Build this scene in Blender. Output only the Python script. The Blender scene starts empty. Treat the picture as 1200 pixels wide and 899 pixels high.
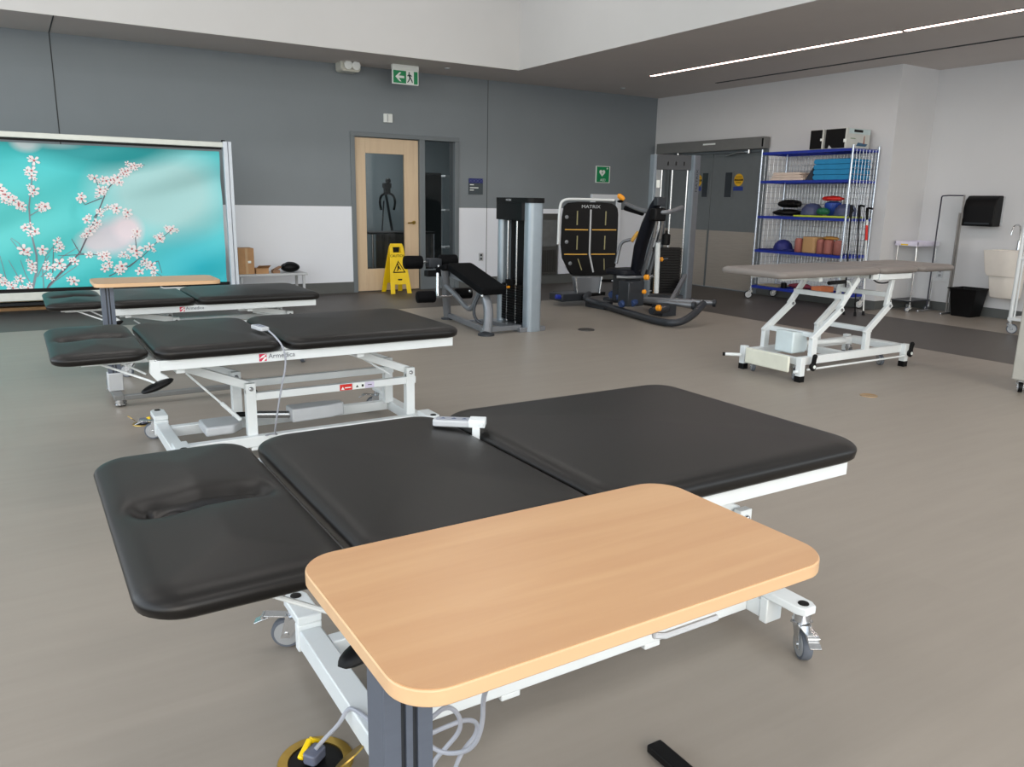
import bpy, math, random
from mathutils import Vector, Matrix
random.seed(7)
PI = math.pi
S = bpy.context.scene
COL = S.collection

# ------------------------------------------------------------------ camera
FPX = 931.22; HC = 1.35
yaw, pitch, roll = [math.radians(a) for a in (31.937, 12.973, 1.076)]
FW = Vector((math.sin(yaw)*math.cos(pitch), math.cos(yaw)*math.cos(pitch), -math.sin(pitch)))
r0 = Vector((math.cos(yaw), -math.sin(yaw), 0)); u0 = r0.cross(FW)
RT = math.cos(roll)*r0 + math.sin(roll)*u0
UP = -math.sin(roll)*r0 + math.cos(roll)*u0
CP = Vector((0, 0, HC))
cd = bpy.data.cameras.new('camera'); cam = bpy.data.objects.new('camera', cd); COL.objects.link(cam)
cd.sensor_width = 36; cd.lens = FPX/1200*36; cd.sensor_fit = 'HORIZONTAL'; cd.clip_end = 100; cd.clip_start = .02
cam.matrix_world = Matrix(((RT.x, UP.x, -FW.x, CP.x), (RT.y, UP.y, -FW.y, CP.y), (RT.z, UP.z, -FW.z, CP.z), (0, 0, 0, 1)))
S.camera = cam
def ray(x, y): return FW + (x-600)/FPX*RT - (y-449.5)/FPX*UP
def atz(x, y, z=0): d = ray(x, y); return CP + d*((z-HC)/d.z)
def aty(x, y, Y): d = ray(x, y); return CP + d*(Y/d.y)
def atx(x, y, X): d = ray(x, y); return CP + d*(X/d.x)

# ------------------------------------------------------------------ materials
def lin(c): return tuple(((v/255)/12.92 if v/255 <= .04045 else ((v/255+.055)/1.055)**2.4) for v in c)
MATS = {}
def mat(name, rgb, rough=.5, metal=0, var=.04, scale=12, bump=0, bscale=200, spec=.5, coat=0, emit=None, alpha=None, trans=0, stretch=(1,1,1)):
    if name in MATS: return MATS[name]
    m = bpy.data.materials.new(name); m.use_nodes = True; MATS[name] = m
    nt = m.node_tree; b = nt.nodes['Principled BSDF']
    c = lin(rgb)
    tc = nt.nodes.new('ShaderNodeTexCoord'); mp = nt.nodes.new('ShaderNodeMapping'); mp.inputs['Scale'].default_value = stretch
    nt.links.new(tc.outputs['Object'], mp.inputs[0])
    if var > 0:
        n = nt.nodes.new('ShaderNodeTexNoise'); n.inputs['Scale'].default_value = scale; n.inputs['Detail'].default_value = 4
        nt.links.new(mp.outputs[0], n.inputs['Vector'])
        r = nt.nodes.new('ShaderNodeValToRGB')
        r.color_ramp.elements[0].position = .3; r.color_ramp.elements[1].position = .7
        r.color_ramp.elements[0].color = (*[v*(1-var) for v in c], 1); r.color_ramp.elements[1].color = (*[min(1, v*(1+var)) for v in c], 1)
        nt.links.new(n.outputs['Fac'], r.inputs[0]); nt.links.new(r.outputs[0], b.inputs['Base Color'])
    else: b.inputs['Base Color'].default_value = (*c, 1)
    b.inputs['Roughness'].default_value = rough; b.inputs['Metallic'].default_value = metal
    b.inputs['Specular IOR Level'].default_value = spec
    b.inputs['Coat Weight'].default_value = coat
    if trans: b.inputs['Transmission Weight'].default_value = trans
    if alpha is not None: b.inputs['Alpha'].default_value = alpha
    if emit:
        b.inputs['Emission Color'].default_value = (*lin(emit[0]), 1); b.inputs['Emission Strength'].default_value = emit[1]
    if bump:
        n2 = nt.nodes.new('ShaderNodeTexNoise'); n2.inputs['Scale'].default_value = bscale
        nt.links.new(tc.outputs['Object'], n2.inputs['Vector'])
        bp = nt.nodes.new('ShaderNodeBump'); bp.inputs['Strength'].default_value = bump; bp.inputs['Distance'].default_value = .002
        nt.links.new(n2.outputs['Fac'], bp.inputs['Height']); nt.links.new(bp.outputs[0], b.inputs['Normal'])
    return m

def floor_mat(name, rgb, rough):
    m = bpy.data.materials.new(name); m.use_nodes = True; nt = m.node_tree; b = nt.nodes['Principled BSDF']
    tc = nt.nodes.new('ShaderNodeTexCoord')
    mp = nt.nodes.new('ShaderNodeMapping'); mp.inputs['Scale'].default_value = (.9, 9, 1); nt.links.new(tc.outputs['Object'], mp.inputs[0])
    n = nt.nodes.new('ShaderNodeTexNoise'); n.inputs['Scale'].default_value = 1.6; n.inputs['Detail'].default_value = 7; n.inputs['Roughness'].default_value = .6
    nt.links.new(mp.outputs[0], n.inputs['Vector'])
    br = nt.nodes.new('ShaderNodeTexBrick'); br.inputs['Scale'].default_value = 1; br.inputs['Brick Width'].default_value = 1.2; br.inputs['Row Height'].default_value = .18
    br.inputs['Mortar Size'].default_value = 0.0; br.inputs['Color1'].default_value = (.985,.985,.985,1); br.inputs['Color2'].default_value = (1.015,1.015,1.015,1); br.inputs['Mortar'].default_value = (1,1,1,1)
    nt.links.new(tc.outputs['Object'], br.inputs['Vector'])
    c = lin(rgb)
    r = nt.nodes.new('ShaderNodeValToRGB'); r.color_ramp.elements[0].position = .28; r.color_ramp.elements[1].position = .75
    r.color_ramp.elements[0].color = (*[v*.95 for v in c], 1); r.color_ramp.elements[1].color = (*[v*1.05 for v in c], 1)
    nt.links.new(n.outputs['Fac'], r.inputs[0])
    mx = nt.nodes.new('ShaderNodeMix'); mx.data_type = 'RGBA'; mx.blend_type = 'MULTIPLY'; mx.inputs[0].default_value = 1
    nt.links.new(r.outputs[0], mx.inputs[6]); nt.links.new(br.outputs['Color'], mx.inputs[7]); nt.links.new(mx.outputs[2], b.inputs['Base Color'])
    b.inputs['Roughness'].default_value = rough; b.inputs['Specular IOR Level'].default_value = .35
    return m

def wood_mat(name, rgb, rough=.35, axis=0, k=.18):
    m = bpy.data.materials.new(name); m.use_nodes = True; nt = m.node_tree; b = nt.nodes['Principled BSDF']
    tc = nt.nodes.new('ShaderNodeTexCoord'); mp = nt.nodes.new('ShaderNodeMapping')
    sc = [22, 22, 22]; sc[axis] = 1.6; mp.inputs['Scale'].default_value = sc; nt.links.new(tc.outputs['Object'], mp.inputs[0])
    n = nt.nodes.new('ShaderNodeTexNoise'); n.inputs['Scale'].default_value = 1.1; n.inputs['Detail'].default_value = 6; n.inputs['Distortion'].default_value = .6
    nt.links.new(mp.outputs[0], n.inputs['Vector'])
    c = lin(rgb); r = nt.nodes.new('ShaderNodeValToRGB'); r.color_ramp.elements[0].position = .3; r.color_ramp.elements[1].position = .72
    r.color_ramp.elements[0].color = (c[0]*(1-k*.5), c[1]*(1-k*.85), c[2]*(1-k), 1); r.color_ramp.elements[1].color = (*[v*1.04 for v in c], 1)
    nt.links.new(n.outputs['Fac'], r.inputs[0]); nt.links.new(r.outputs[0], b.inputs['Base Color'])
    b.inputs['Roughness'].default_value = rough
    return m

M_floor = floor_mat('floor_light_vinyl', (145, 138, 129), .42)
M_fdark = floor_mat('floor_dark_vinyl', (78, 74, 71), .5)
M_white = mat('wall_white', (216, 217, 219), .6, var=.015, scale=2)
M_bulk = mat('bulkhead_white', (203, 203, 203), .7, var=.01, scale=2)
M_ceil = mat('soffit_paint', (205, 198, 194), .8, var=.015, scale=2)
M_grey = mat('wall_grey', (125, 133, 139), .55, var=.02, scale=2)
M_dado = mat('dado_white', (234, 239, 248), .4, var=.01, scale=2)
M_base = mat('baseboard_grey', (92, 95, 94), .5, var=.03)
M_fr = mat('door_frame_grey', (110, 118, 123), .4, var=.02)
M_joint = mat('panel_joint', (52, 56, 58), .7, var=0)
M_maple = wood_mat('maple_veneer', (212, 190, 160), .4, 2, .1)
M_beech = wood_mat('beech_laminate', (194, 154, 114), .32, 0, .16)
M_beechedge = wood_mat('beech_edge', (214, 178, 138), .35, 0, .1)
M_steel = mat('brushed_steel', (172, 165, 156), .4, .35, var=.06, scale=4, stretch=(1, 1, 20))
M_doorgrey = mat('door_grey', (108, 114, 117), .45, var=.03)
M_oper = mat('operator_aluminium', (128, 129, 128), .4, .3, var=.03)
M_vinyl = mat('black_vinyl', (17, 15, 14), .38, var=.05, scale=3, bump=.03, bscale=500, spec=.36)
M_gvinyl = mat('grey_vinyl', (124, 118, 114), .45, var=.04, scale=3, bump=.06, bscale=500)
M_frame = mat('white_enamel', (222, 228, 230), .35, var=.02)
M_chrome = mat('chrome', (200, 203, 206), .2, .9, var=.03)
M_rubber = mat('grey_rubber', (92, 98, 108), .6, var=.04)
M_rimg = mat('caster_rim', (168, 172, 176), .4, .4, var=.03)
M_black = mat('black_plastic', (10, 10, 12), .45, var=.05, spec=.2)
M_plast = mat('grey_plastic', (186, 190, 194), .45, var=.03)
M_cord = mat('grey_cord', (158, 162, 172), .5, var=.03)
M_post = mat('slate_blue_metal', (98, 106, 120), .4, .35, var=.03, stretch=(1, 1, 8))
M_silver = mat('silver_paint', (152, 164, 174), .32, .35, var=.03)
M_mgrey = mat('machine_grey', (132, 136, 142), .35, .5, var=.04)
M_dgrey = mat('machine_dark_grey', (52, 56, 62), .42, .3, var=.05)
M_navy = mat('navy_upholstery', (14, 18, 28), .5, var=.08, bump=.05, spec=.3)
M_foam = mat('black_foam', (8, 9, 12), .7, var=.08, spec=.12)
M_orange = mat('orange_grip', (245, 160, 30), .45, var=.06)
M_yel = mat('yellow_plastic', (242, 205, 18), .4, var=.04)
M_gold = mat('amber_line', (214, 165, 70), .5, var=.04)
M_olive = mat('pale_line', (150, 145, 105), .5, var=.04)
M_blue = mat('blue_shelf', (26, 48, 150), .4, var=.06)
M_wire = mat('wire_chrome', (190, 200, 214), .25, .75, var=.04)
M_green = mat('sign_green', (10, 138, 84), .4, var=.03)
M_signw = mat('sign_white', (235, 240, 238), .4, var=.01)
M_brass = mat('brass', (176, 146, 72), .3, .85, var=.08, scale=30)
M_glass = mat('dark_glass', (30, 38, 40), .03, 0, var=0, alpha=.20, spec=.6)
M_clear = mat('clear_sheet', (215, 222, 226), .12, 0, var=0, alpha=.18)
M_sink = mat('sink_white', (232, 226, 218), .25, var=.02)
M_red = mat('red_plastic', (214, 36, 28), .5, var=.1)
M_card = mat('cardboard', (178, 138, 98), .8, var=.08)
M_locker = mat('locker_dark_grey', (62, 66, 68), .8, var=.05)  # own dark grey of the locker body
M_iwall = mat('back_room_wall', (128, 142, 146), .7, var=.03)

# ------------------------------------------------------------------ mesh builder
def frame_of(d):
    d = Vector(d).normalized(); a = Vector((0, 0, 1)) if abs(d.z) < .9 else Vector((1, 0, 0))
    x = a.cross(d).normalized(); return x, d.cross(x).normalized()
class MB:
    def __init__(s): s.v = []; s.f = []; s.mi = []; s.sm = []
    def add(s, V, F, mi=0, sm=False):
        o = len(s.v); s.v += [Vector(p) for p in V]
        for f in F: s.f.append([o+i for i in f]); s.mi.append(mi); s.sm.append(sm)
        return s
    def box(s, a, b, mi=0):
        x0, x1 = sorted((a[0], b[0])); y0, y1 = sorted((a[1], b[1])); z0, z1 = sorted((a[2], b[2]))
        return s.add([(x0,y0,z0),(x1,y0,z0),(x1,y1,z0),(x0,y1,z0),(x0,y0,z1),(x1,y0,z1),(x1,y1,z1),(x0,y1,z1)],
              [(0,3,2,1),(4,5,6,7),(0,1,5,4),(1,2,6,5),(2,3,7,6),(3,0,4,7)], mi)
    def obox(s, p, q, w, h, mi=0, up=(0,0,1)):
        """box bar from p to q, w wide, h tall"""
        p = Vector(p); q = Vector(q); d = (q-p).normalized(); up = Vector(up)
        sd = d.cross(up)
        if sd.length < 1e-4: sd = d.cross(Vector((0, 1, 0)))
        sd.normalize(); n = sd.cross(d).normalized()
        V = []
        for c in (p, q):
            for a, b in ((-1,-1),(1,-1),(1,1),(-1,1)): V.append(c + sd*(a*w/2) + n*(b*h/2))
        return s.add(V, [(0,3,2,1),(4,5,6,7),(0,1,5,4),(1,2,6,5),(2,3,7,6),(3,0,4,7)], mi)
    def cyl(s, p, q, r, r2=None, n=16, mi=0, cap=True):
        p = Vector(p); q = Vector(q); r2 = r if r2 is None else r2
        x, y = frame_of(q-p); V = []
        for c, rr in ((p, r), (q, r2)):
            for i in range(n):
                a = 2*PI*i/n; V.append(c + x*math.cos(a)*rr + y*math.sin(a)*rr)
        s.add(V, [(i, (i+1) % n, n+(i+1) % n, n+i) for i in range(n)], mi, True)
        if cap:
            s.add(V[:n], [tuple(range(n))[::-1]], mi); s.add(V[n:], [tuple(range(n))], mi)
        return s
    def tube(s, pts, r, n=8, mi=0, closed=False, smooth=0, sq=False):
        pts = [Vector(p) for p in pts]
        for _ in range(smooth):
            q = []
            L = len(pts)
            for i in range(L if closed else L-1):
                a, b = pts[i], pts[(i+1) % L]; q += [a*.75+b*.25, a*.25+b*.75]
            if not closed: q = [pts[0]] + q + [pts[-1]]
            pts = q
        V = []; F = []; L = len(pts); px = None
        for i, p in enumerate(pts):
            if closed: d = pts[(i+1) % L]-pts[i-1]
            else: d = pts[min(i+1, L-1)]-pts[max(i-1, 0)]
            d.normalize()
            if px is None: x, y = frame_of(d)
            else: x = (px - d*px.dot(d)).normalized(); y = d.cross(x)
            px = x
            for k in range(n):
                a = 2*PI*(k+.5)/n; V.append(p + x*math.cos(a)*r + y*math.sin(a)*r)
        for i in range(L if closed else L-1):
            j = (i+1) % L
            for k in range(n): F.append((i*n+k, i*n+(k+1) % n, j*n+(k+1) % n, j*n+k))
        s.add(V, F, mi, not sq)
        if not closed:
            s.add(V[:n], [tuple(range(n))[::-1]], mi); s.add(V[-n:], [tuple(range(n))], mi)
        return s
    def lathe(s, prof, o=(0,0,0), ax=(0,0,1), n=24, mi=0):
        x, y = frame_of(ax); ax = Vector(ax).normalized(); o = Vector(o); V = []; F = []
        for r, h in prof:
            for i in range(n):
                a = 2*PI*i/n; V.append(o + ax*h + x*math.cos(a)*r + y*math.sin(a)*r)
        for j in range(len(prof)-1):
            for i in range(n): F.append((j*n+i, j*n+(i+1) % n, (j+1)*n+(i+1) % n, (j+1)*n+i))
        s.add(V, F, mi, True)
        s.add(V[:n], [tuple(range(n))[::-1]], mi, True); s.add(V[-n:], [tuple(range(n))], mi, True)
        return s
    def prism(s, out, fn, d, mi=0, sm=False):
        """outline (2-D points) mapped by fn(u,v)->point, extruded by vector d"""
        A = [Vector(fn(*p)) for p in out]; d = Vector(d); B = [a+d for a in A]; n = len(A)
        return s.add(A+B, [tuple(range(n))[::-1], tuple(range(n, 2*n))]+[(i, (i+1) % n, n+(i+1) % n, n+i) for i in range(n)], mi, sm)
    def sphere(s, c, r, n=14, mi=0, sc=(1,1,1)):
        V = []; F = []; m = n//2
        for j in range(m+1):
            t = PI*j/m
            for i in range(n):
                a = 2*PI*i/n; V.append(Vector(c)+Vector((r*sc[0]*math.sin(t)*math.cos(a), r*sc[1]*math.sin(t)*math.sin(a), r*sc[2]*math.cos(t))))
        for j in range(m):
            for i in range(n): F.append((j*n+i, (j+1)*n+i, (j+1)*n+(i+1) % n, j*n+(i+1) % n))
        return s.add(V, F, mi, True)
    def text(s, body, size, o, xd, yd, mi=0, ext=.0006, align='CENTER', sx=1):
        c = bpy.data.curves.new('t', 'FONT'); c.body = body; c.size = size; c.extrude = ext; c.align_x = align; c.align_y = 'CENTER'; c.resolution_u = 3
        ob = bpy.data.objects.new('t', c); me = bpy.data.meshes.new_from_object(ob)
        xd = Vector(xd).normalized(); yd = Vector(yd).normalized(); zd = xd.cross(yd); o = Vector(o)
        s.add([o + xd*v.co.x*sx + yd*v.co.y + zd*(v.co.z+ext) for v in me.vertices], [tuple(p.vertices) for p in me.polygons], mi)
        bpy.data.objects.remove(ob); bpy.data.curves.remove(c); bpy.data.meshes.remove(me)
        return s
    def build(s, name, mats, parent=None, bevel=0, seg=2, angle=40):
        if not isinstance(mats, (list, tuple)): mats = [mats]
        me = bpy.data.meshes.new(name)
        o = Vector((0, 0, 0))
        if parent is not None: o = WORLD.get(parent.name, Vector((0, 0, 0)))
        elif s.v:
            xs = [v.x for v in s.v]; ys = [v.y for v in s.v]; zs = [v.z for v in s.v]
            o = Vector(((min(xs)+max(xs))/2, (min(ys)+max(ys))/2, min(zs)))
        me.from_pydata([tuple(v-o) for v in s.v], [], s.f)
        for m in mats: me.materials.append(m)
        me.polygons.foreach_set('material_index', s.mi); me.polygons.foreach_set('use_smooth', [True]*len(s.f))
        me.update(); me.set_sharp_from_angle(angle=math.radians(angle))
        ob = bpy.data.objects.new(name, me); COL.objects.link(ob)
        if parent is not None: ob.parent = parent; WORLD[ob.name] = o
        else: ob.location = o; WORLD[ob.name] = o
        if bevel:
            b = ob.modifiers.new('bevel', 'BEVEL'); b.width = bevel; b.segments = seg; b.limit_method = 'ANGLE'; b.angle_limit = math.radians(40); b.harden_normals = False
        return ob
WORLD = {}
def tag(o, label, cat, group=None):
    o['label'] = label; o['category'] = cat
    if group: o['group'] = group
    return o
def thing(name, label, cat, loc=(0, 0, 0), group=None):
    o = bpy.data.objects.new(name, None); o.location = loc; COL.objects.link(o); o.empty_display_size = .1
    WORLD[o.name] = Vector(loc)     # meshes of its parts are written in world metres and shifted to its base
    return tag(o, label, cat, group)
def proto_thing(name, label, cat, group=None):    # parts written in the thing's own frame
    o = thing(name, label, cat, (0, 0, 0), group); return o
def struct(name, mb, m, bevel=0):
    o = mb.build(name, m, None, bevel); o['kind'] = 'structure'; return o
KIDS = {}
def copy_tree(o, parent=None):
    c = o.copy(); COL.objects.link(c); c.parent = parent
    for ch in [x for x in bpy.data.objects if x.parent == o]: copy_tree(ch, c)
    return c

# ------------------------------------------------------------------ room shell
YB, XR, X2, ZC = 11.066, 9.772, 10.58, 3.12
XL, YF, ZT = -4.6, -3.6, 5.4
# light vinyl floor: rounded light field, dark vinyl band round it
def rrect(x0, y0, x1, y1, R, n=14, corners=(1,1,1,1)):
    P = []
    for k, (cx, cy, a0) in enumerate(((x1, y1, 0), (x0, y1, 90), (x0, y0, 180), (x1, y0, 270))):
        rr = R[k] if isinstance(R, (list, tuple)) else R
        sx = -1 if k in (0, 3) else 1; sy = -1 if k in (0, 1) else 1
        for i in range(n+1):
            a = math.radians(a0+90*i/n); P.append((cx+sx*rr+rr*math.cos(a), cy+sy*rr+rr*math.sin(a)))
    return P
mb = MB(); mb.box((XL-.2, YF-.2, -.1), (X2+.3, YB+4.2, 0)); struct('floor', mb, M_fdark)
mb = MB(); mb.prism(rrect(-.75, -3.5, 7.49, 9.13, (1.05, .62, .1, .1)), lambda u, v: (u, v, 0), (0, 0, .002)); struct('floor_light_field', mb, M_floor)
mb = MB(); mb.prism([(9.34, YF), (X2, YF), (X2, 6.5), (9.45, 6.5), (9.36, 6.3), (9.34, 6.0)], lambda u, v: (u, v, 0), (0, 0, .002)); struct('floor_light_strip', mb, M_floor)
mb = MB(); mb.prism([(XL, -3.5), (-2.2, -3.5), (-2.2, 9.1), (XL, 9.1)], lambda u, v: (u, v, 0), (0, 0, .002)); struct('floor_light_bay', mb, M_floor)

# back wall with door and sidelight opening
mb = MB()
def wb(x0, x1, z0, z1, mi=0): mb.box((x0, YB, z0), (x1, YB+.15, z1), mi)
wb(XL-.2, 4.17, 1.225, ZC+.3); wb(XL-.2, 4.17, 0, 1.225, 1)
wb(4.17, 5.86, 2.24, ZC+.3)
wb(5.86, XR+1, 1.225, ZC+.3); wb(5.86, XR+1, 0, 1.225, 1)
mb.box((.584, YB-.003, 1.225), (.596, YB, ZC), 2); mb.box((6.366, YB-.003, .155), (6.374, YB, ZC), 2)
struct('wall_back', mb, [M_grey, M_dado, M_joint])
mb = MB(); mb.box((XL, YB-.012, 0), (4.17, YB, .155)); mb.box((5.86, YB-.012, 0), (XR, YB, .155)); struct('baseboard_back', mb, M_base)
mb = MB()
for a, b, c, d in ((4.15, 4.215, 0, 2.19), (5.215, 5.30, 0, 2.19), (5.80, 5.87, 0, 2.19)): mb.box((a, YB-.02, c), (b, YB+.17, d))
mb.box((4.15, YB-.02, 2.19), (5.87, YB+.17, 2.25)); mb.box((5.30, YB-.01, 0), (5.80, YB+.1, .30))
struct('trim_1', mb, M_fr, .004)
# wood door
D = MB(); dy0, dy1 = YB+.03, YB+.075
D.box((4.22, dy0, .01), (4.385, dy1, 2.18)); D.box((4.985, dy0, .01), (5.21, dy1, 2.18)); D.box((4.385, dy0, 1.97), (4.985, dy1, 2.18)); D.box((4.385, dy0, .01), (4.985, dy1, .33))
d1 = struct('door_1', D, M_maple, .003)
def kid(mb, name, m, par, bevel=0):     # child of a structure object whose origin was moved
    return mb.build(name, m, par, bevel)
mb = MB(); mb.box((4.375, dy0+.015, .32), (4.995, dy0+.025, 1.98)); kid(mb, 'door_glass', M_glass, d1)
mb = MB(); mb.cyl((5.13, dy0, 1.0), (5.13, dy0-.012, 1.0), .028); mb.tube([(5.13, dy0-.01, 1.0), (5.13, dy0-.05, 1.0), (5.10, dy0-.06, 1.0), (5.01, dy0-.06, .995)], .011, smooth=1); kid(mb, 'door_handle', M_brass, d1)
mb = MB(); mb.box((5.30, YB+.05, .30), (5.80, YB+.06, 2.19)); struct('window_1', mb, M_glass)

# right wall with the double door opening
mb = MB()
def wr(y0, y1, z0, z1): mb.box((XR, y0, z0), (XR+.15, y1, z1))
wr(6.5, 8.58, 0, ZC+.3); wr(8.58, 10.82, 2.18, ZC+.3); wr(10.82, YB+.1, 0, ZC+.3)
mb.box((XR+.15, 6.5, 0), (X2+.15, 6.65, ZC+.3))
struct('wall_right', mb, M_white)
mb = MB(); mb.box((X2, YF-.2, 0), (X2+.15, 6.5, ZC+.3)); struct('wall_right_alcove', mb, M_white)
mb = MB(); mb.box((XR-.012, 6.488, 0), (XR, 8.55, .12)); mb.box((XR, 6.488, 0), (X2-.012, 6.5, .12)); mb.box((X2-.012, YF, 0), (X2, 6.488, .12)); struct('baseboard_right', mb, M_base)
mb = MB()
mb.box((XR-.02, 8.52, 0), (XR+.16, 8.6, 2.14)); mb.box((XR-.02, 10.76, 0), (XR+.16, 10.84, 2.14)); mb.box((XR-.02, 8.52, 2.14), (XR+.16, 10.84, 2.22)); struct('trim_2', mb, M_fr, .004)
for i, (a, b, l0, l1, st, hy) in enumerate(((8.61, 9.675, 9.22, 9.38, 9.10, 9.6), (9.685, 10.75, 9.74, 9.88, 9.99, 9.76))):
    mb = MB(); mb.box((XR+.03, a, .01), (XR+.075, b, 2.14)); d = struct('door_%d' % (i+2), mb, M_doorgrey, .003)
    mb = MB(); mb.box((XR+.024, a+.02, .012), (XR+.03, b-.02, .93)); kid(mb, 'kick_plate', M_steel, d)
    mb = MB(); mb.box((XR+.018, l0-.015, 1.44), (XR+.03, l1+.015, 1.87)); mb.box((XR+.012, l0+.012, 1.465), (XR+.018, l1-.012, 1.845), 1); kid(mb, 'vision_panel', [M_doorgrey, mat('vision_glass', (48, 54, 60), .12, var=.1)], d)
    s = MB(); cz = 1.70; r = .095
    s.lathe([(r, 0), (r, .002)], (XR+.03, st, cz+.03), (-1, 0, 0), 28, 0)
    s.box((XR+.030, st-.1, 1.565), (XR+.0285, st+.1, 1.628), 1)
    s.box((XR+.029, st-.088, 1.715), (XR+.0275, st+.088, 1.745), 2)
    s.text('AUTOMATIC', .024, (XR+.0274, st, 1.73), (0, -1, 0), (0, 0, 1), 0); s.text('CAUTION', .028, (XR+.028, st, 1.772), (0, -1, 0), (0, 0, 1), 2); s.text('DOOR', .032, (XR+.028, st, 1.688), (0, -1, 0), (0, 0, 1), 2)
    st_o = s.build('door_decal', [mat('decal_yellow', (226, 176, 32), .5, var=.05), mat('decal_blue', (38, 60, 140), .5, var=.05), M_black])
    tag(st_o, ('round yellow caution decal with blue base on the right leaf, beside the shelf cart', 'round yellow caution decal with blue base on the left leaf, beside the cable tower')[i], 'decal')
mb = MB()
t = thing('door_operator', 'long grey automatic door operator box above the steel double doors', 'door operator', (XR-.08, 9.68, 2.18))
mb.box((XR-.15, 8.5, 2.175), (XR-.021, 10.86, 2.345)); mb.build('housing', M_oper, t, .006)
mb = MB(); mb.box((XR-.153, 8.51, 2.20), (XR-.15, 8.54, 2.32)); mb.build('end_cap', M_black, t)
mb = MB(); mb.box((XR-.152, 9.48, 2.27), (XR-.15, 9.75, 2.295)); mb.build('nameplate', M_signw, t)
for y0, y1 in ((8.85, 9.35), (10.4, 9.95)):
    mb = MB(); mb.tube([(XR-.07, y0, 2.175), (XR-.07, y0, 2.14), (XR-.10, (y0*.6+y1*.4), 2.14), (XR-.03, y1, 2.10)], .01, sq=True); mb.cyl((XR-.07, y0, 2.175), (XR-.07, y0, 2.12), .022); mb.build('arm', M_chrome, t)

# ceiling: low soffit round a raised bay with white bulkheads
mb = MB()
mb.prism([(XL-.2, 10.01), (6.26, 10.01), (6.26, YF-.2), (X2+.2, YF-.2), (X2+.2, YB+.1), (XL-.2, YB+.1)], lambda u, v: (u, v, ZC), (0, 0, .25))
mb.box((.584, 10.012, ZC-.003), (.596, YB, ZC), 1)
struct('ceiling', mb, [M_ceil, M_joint])
mb = MB(); mb.box((XL-.2, 10.0, ZC+.001), (6.25, 10.16, ZT)); mb.box((6.25, YF-.2, ZC+.001), (6.41, 10.16, ZT)); struct('wall_bulkhead', mb, M_bulk)
mb = MB(); mb.box((XL-.2, YF-.2, ZT), (6.41, 10.16, ZT+.1)); struct('ceiling_raised', mb, M_bulk)
# left wall and front wall (behind the photographer): glazed, daylight comes through them
mb = MB()
mb.box((XL-.2, YF-.2, 0), (XL, YB+.1, .25)); mb.box((XL-.2, YF-.2, 4.9), (XL, 10.16, ZT)); mb.box((XL-.2, 10.0, .25), (XL, YB+.1, ZC+.25))
for y in (YF-.2, -1.2, 1.6, 4.4, 7.2): mb.box((XL-.2, y, .25), (XL, y+.15, 4.9))
struct('wall_left', mb, M_white)
mb = MB()
mb.box((XL-.2, YF-.2, 0), (X2+.2, YF, .25)); mb.box((XL-.2, YF-.2, 4.9), (6.41, YF, ZT)); mb.box((6.26, YF-.2, 2.9), (X2+.2, YF, ZC+.25))
for x in (XL-.2, -1.9, .8, 3.5, 6.2, 8.6, X2-.1): mb.box((x, YF-.2, .25), (x+.15, YF, 4.9 if x < 6.2 else 2.9))
struct('wall_front', mb, M_white)

# linear light, slot diffuser, sprinklers
M_led = mat('led_strip', (255, 226, 214), .5, var=0, emit=((255, 222, 208), 9))
for i, (y0, y1) in enumerate(((5.36, 9.2), (-1.0, 5.33))):
    t = thing('linear_light', ('recessed warm white linear ceiling light, far segment ending near the corner', 'recessed warm white linear ceiling light, near segment running out at the top right')[i], 'ceiling light', (7.97, (y0+y1)/2, ZC-.012), 'recessed linear ceiling lights')
    mb = MB(); mb.box((7.935, y0, ZC-.008), (8.005, y1, ZC)); mb.build('housing', M_oper, t)
    mb = MB(); mb.box((7.945, y0+.01, ZC-.011), (7.995, y1-.01, ZC-.008)); mb.build('diffuser', M_led, t)
mb = MB(); mb.box((9.17, -1, ZC-.006), (9.185, 9.13, ZC)); mb.box((9.20, -1, ZC-.006), (9.215, 9.13, ZC)); mb.box((9.186, -1, ZC-.002), (9.199, 9.13, ZC)); tag(mb.build('slot_diffuser', M_joint), 'thin black air slot in the soffit beside the linear light', 'air vent')
for px, py, lb in ((730, 103, 'small round sprinkler cap in the soffit near the far corner'), (524, 79.5, 'small round sprinkler cap in the soffit above the exit sign strip')):
    p = atz(px, py, ZC); mb = MB(); mb.lathe([(.04, 0), (.035, -.012), (.012, -.02)], (p.x, p.y, ZC), (0, 0, 1), 16); tag(mb.build('sprinkler', M_plast), lb, 'sprinkler')

# ------------------------------------------------------------------ things on the back wall
t = thing('exit_sign', 'green and white running man exit sign hanging from the soffit', 'exit sign', (4.79, 10.6, 2.9))
mb = MB(); mb.box((4.60, 10.57, 3.055), (4.985, 10.63, ZC)); mb.build('mounting_bar', M_signw, t, .004)
mb = MB(); ys = 10.585
mb.box((4.60, ys, 2.87), (4.985, ys+.03, 3.056), 0)
mb.box((4.612, ys-.002, 2.882), (4.80, ys, 3.044), 1); mb.box((4.915, ys-.002, 2.882), (4.973, ys, 3.044), 1)
mb.prism([(4.64, 2.963), (4.70, 3.02), (4.727, 3.02), (4.69, 2.978), (4.77, 2.978), (4.77, 2.948), (4.69, 2.948), (4.727, 2.906), (4.70, 2.906)][::-1], lambda u, v: (u, ys-.002, v), (0, -.002, 0), 0)
def man(P, w): mb.prism(P, lambda u, v: (u, ys, v), (0, -w, 0), 2)
mb.cyl((4.845, ys, 3.022), (4.845, ys-.003, 3.022), .011, n=12, mi=2)
man([(4.835, 3.008), (4.862, 3.004), (4.868, 2.965), (4.848, 2.958), (4.835, 2.985)], .003)
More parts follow.
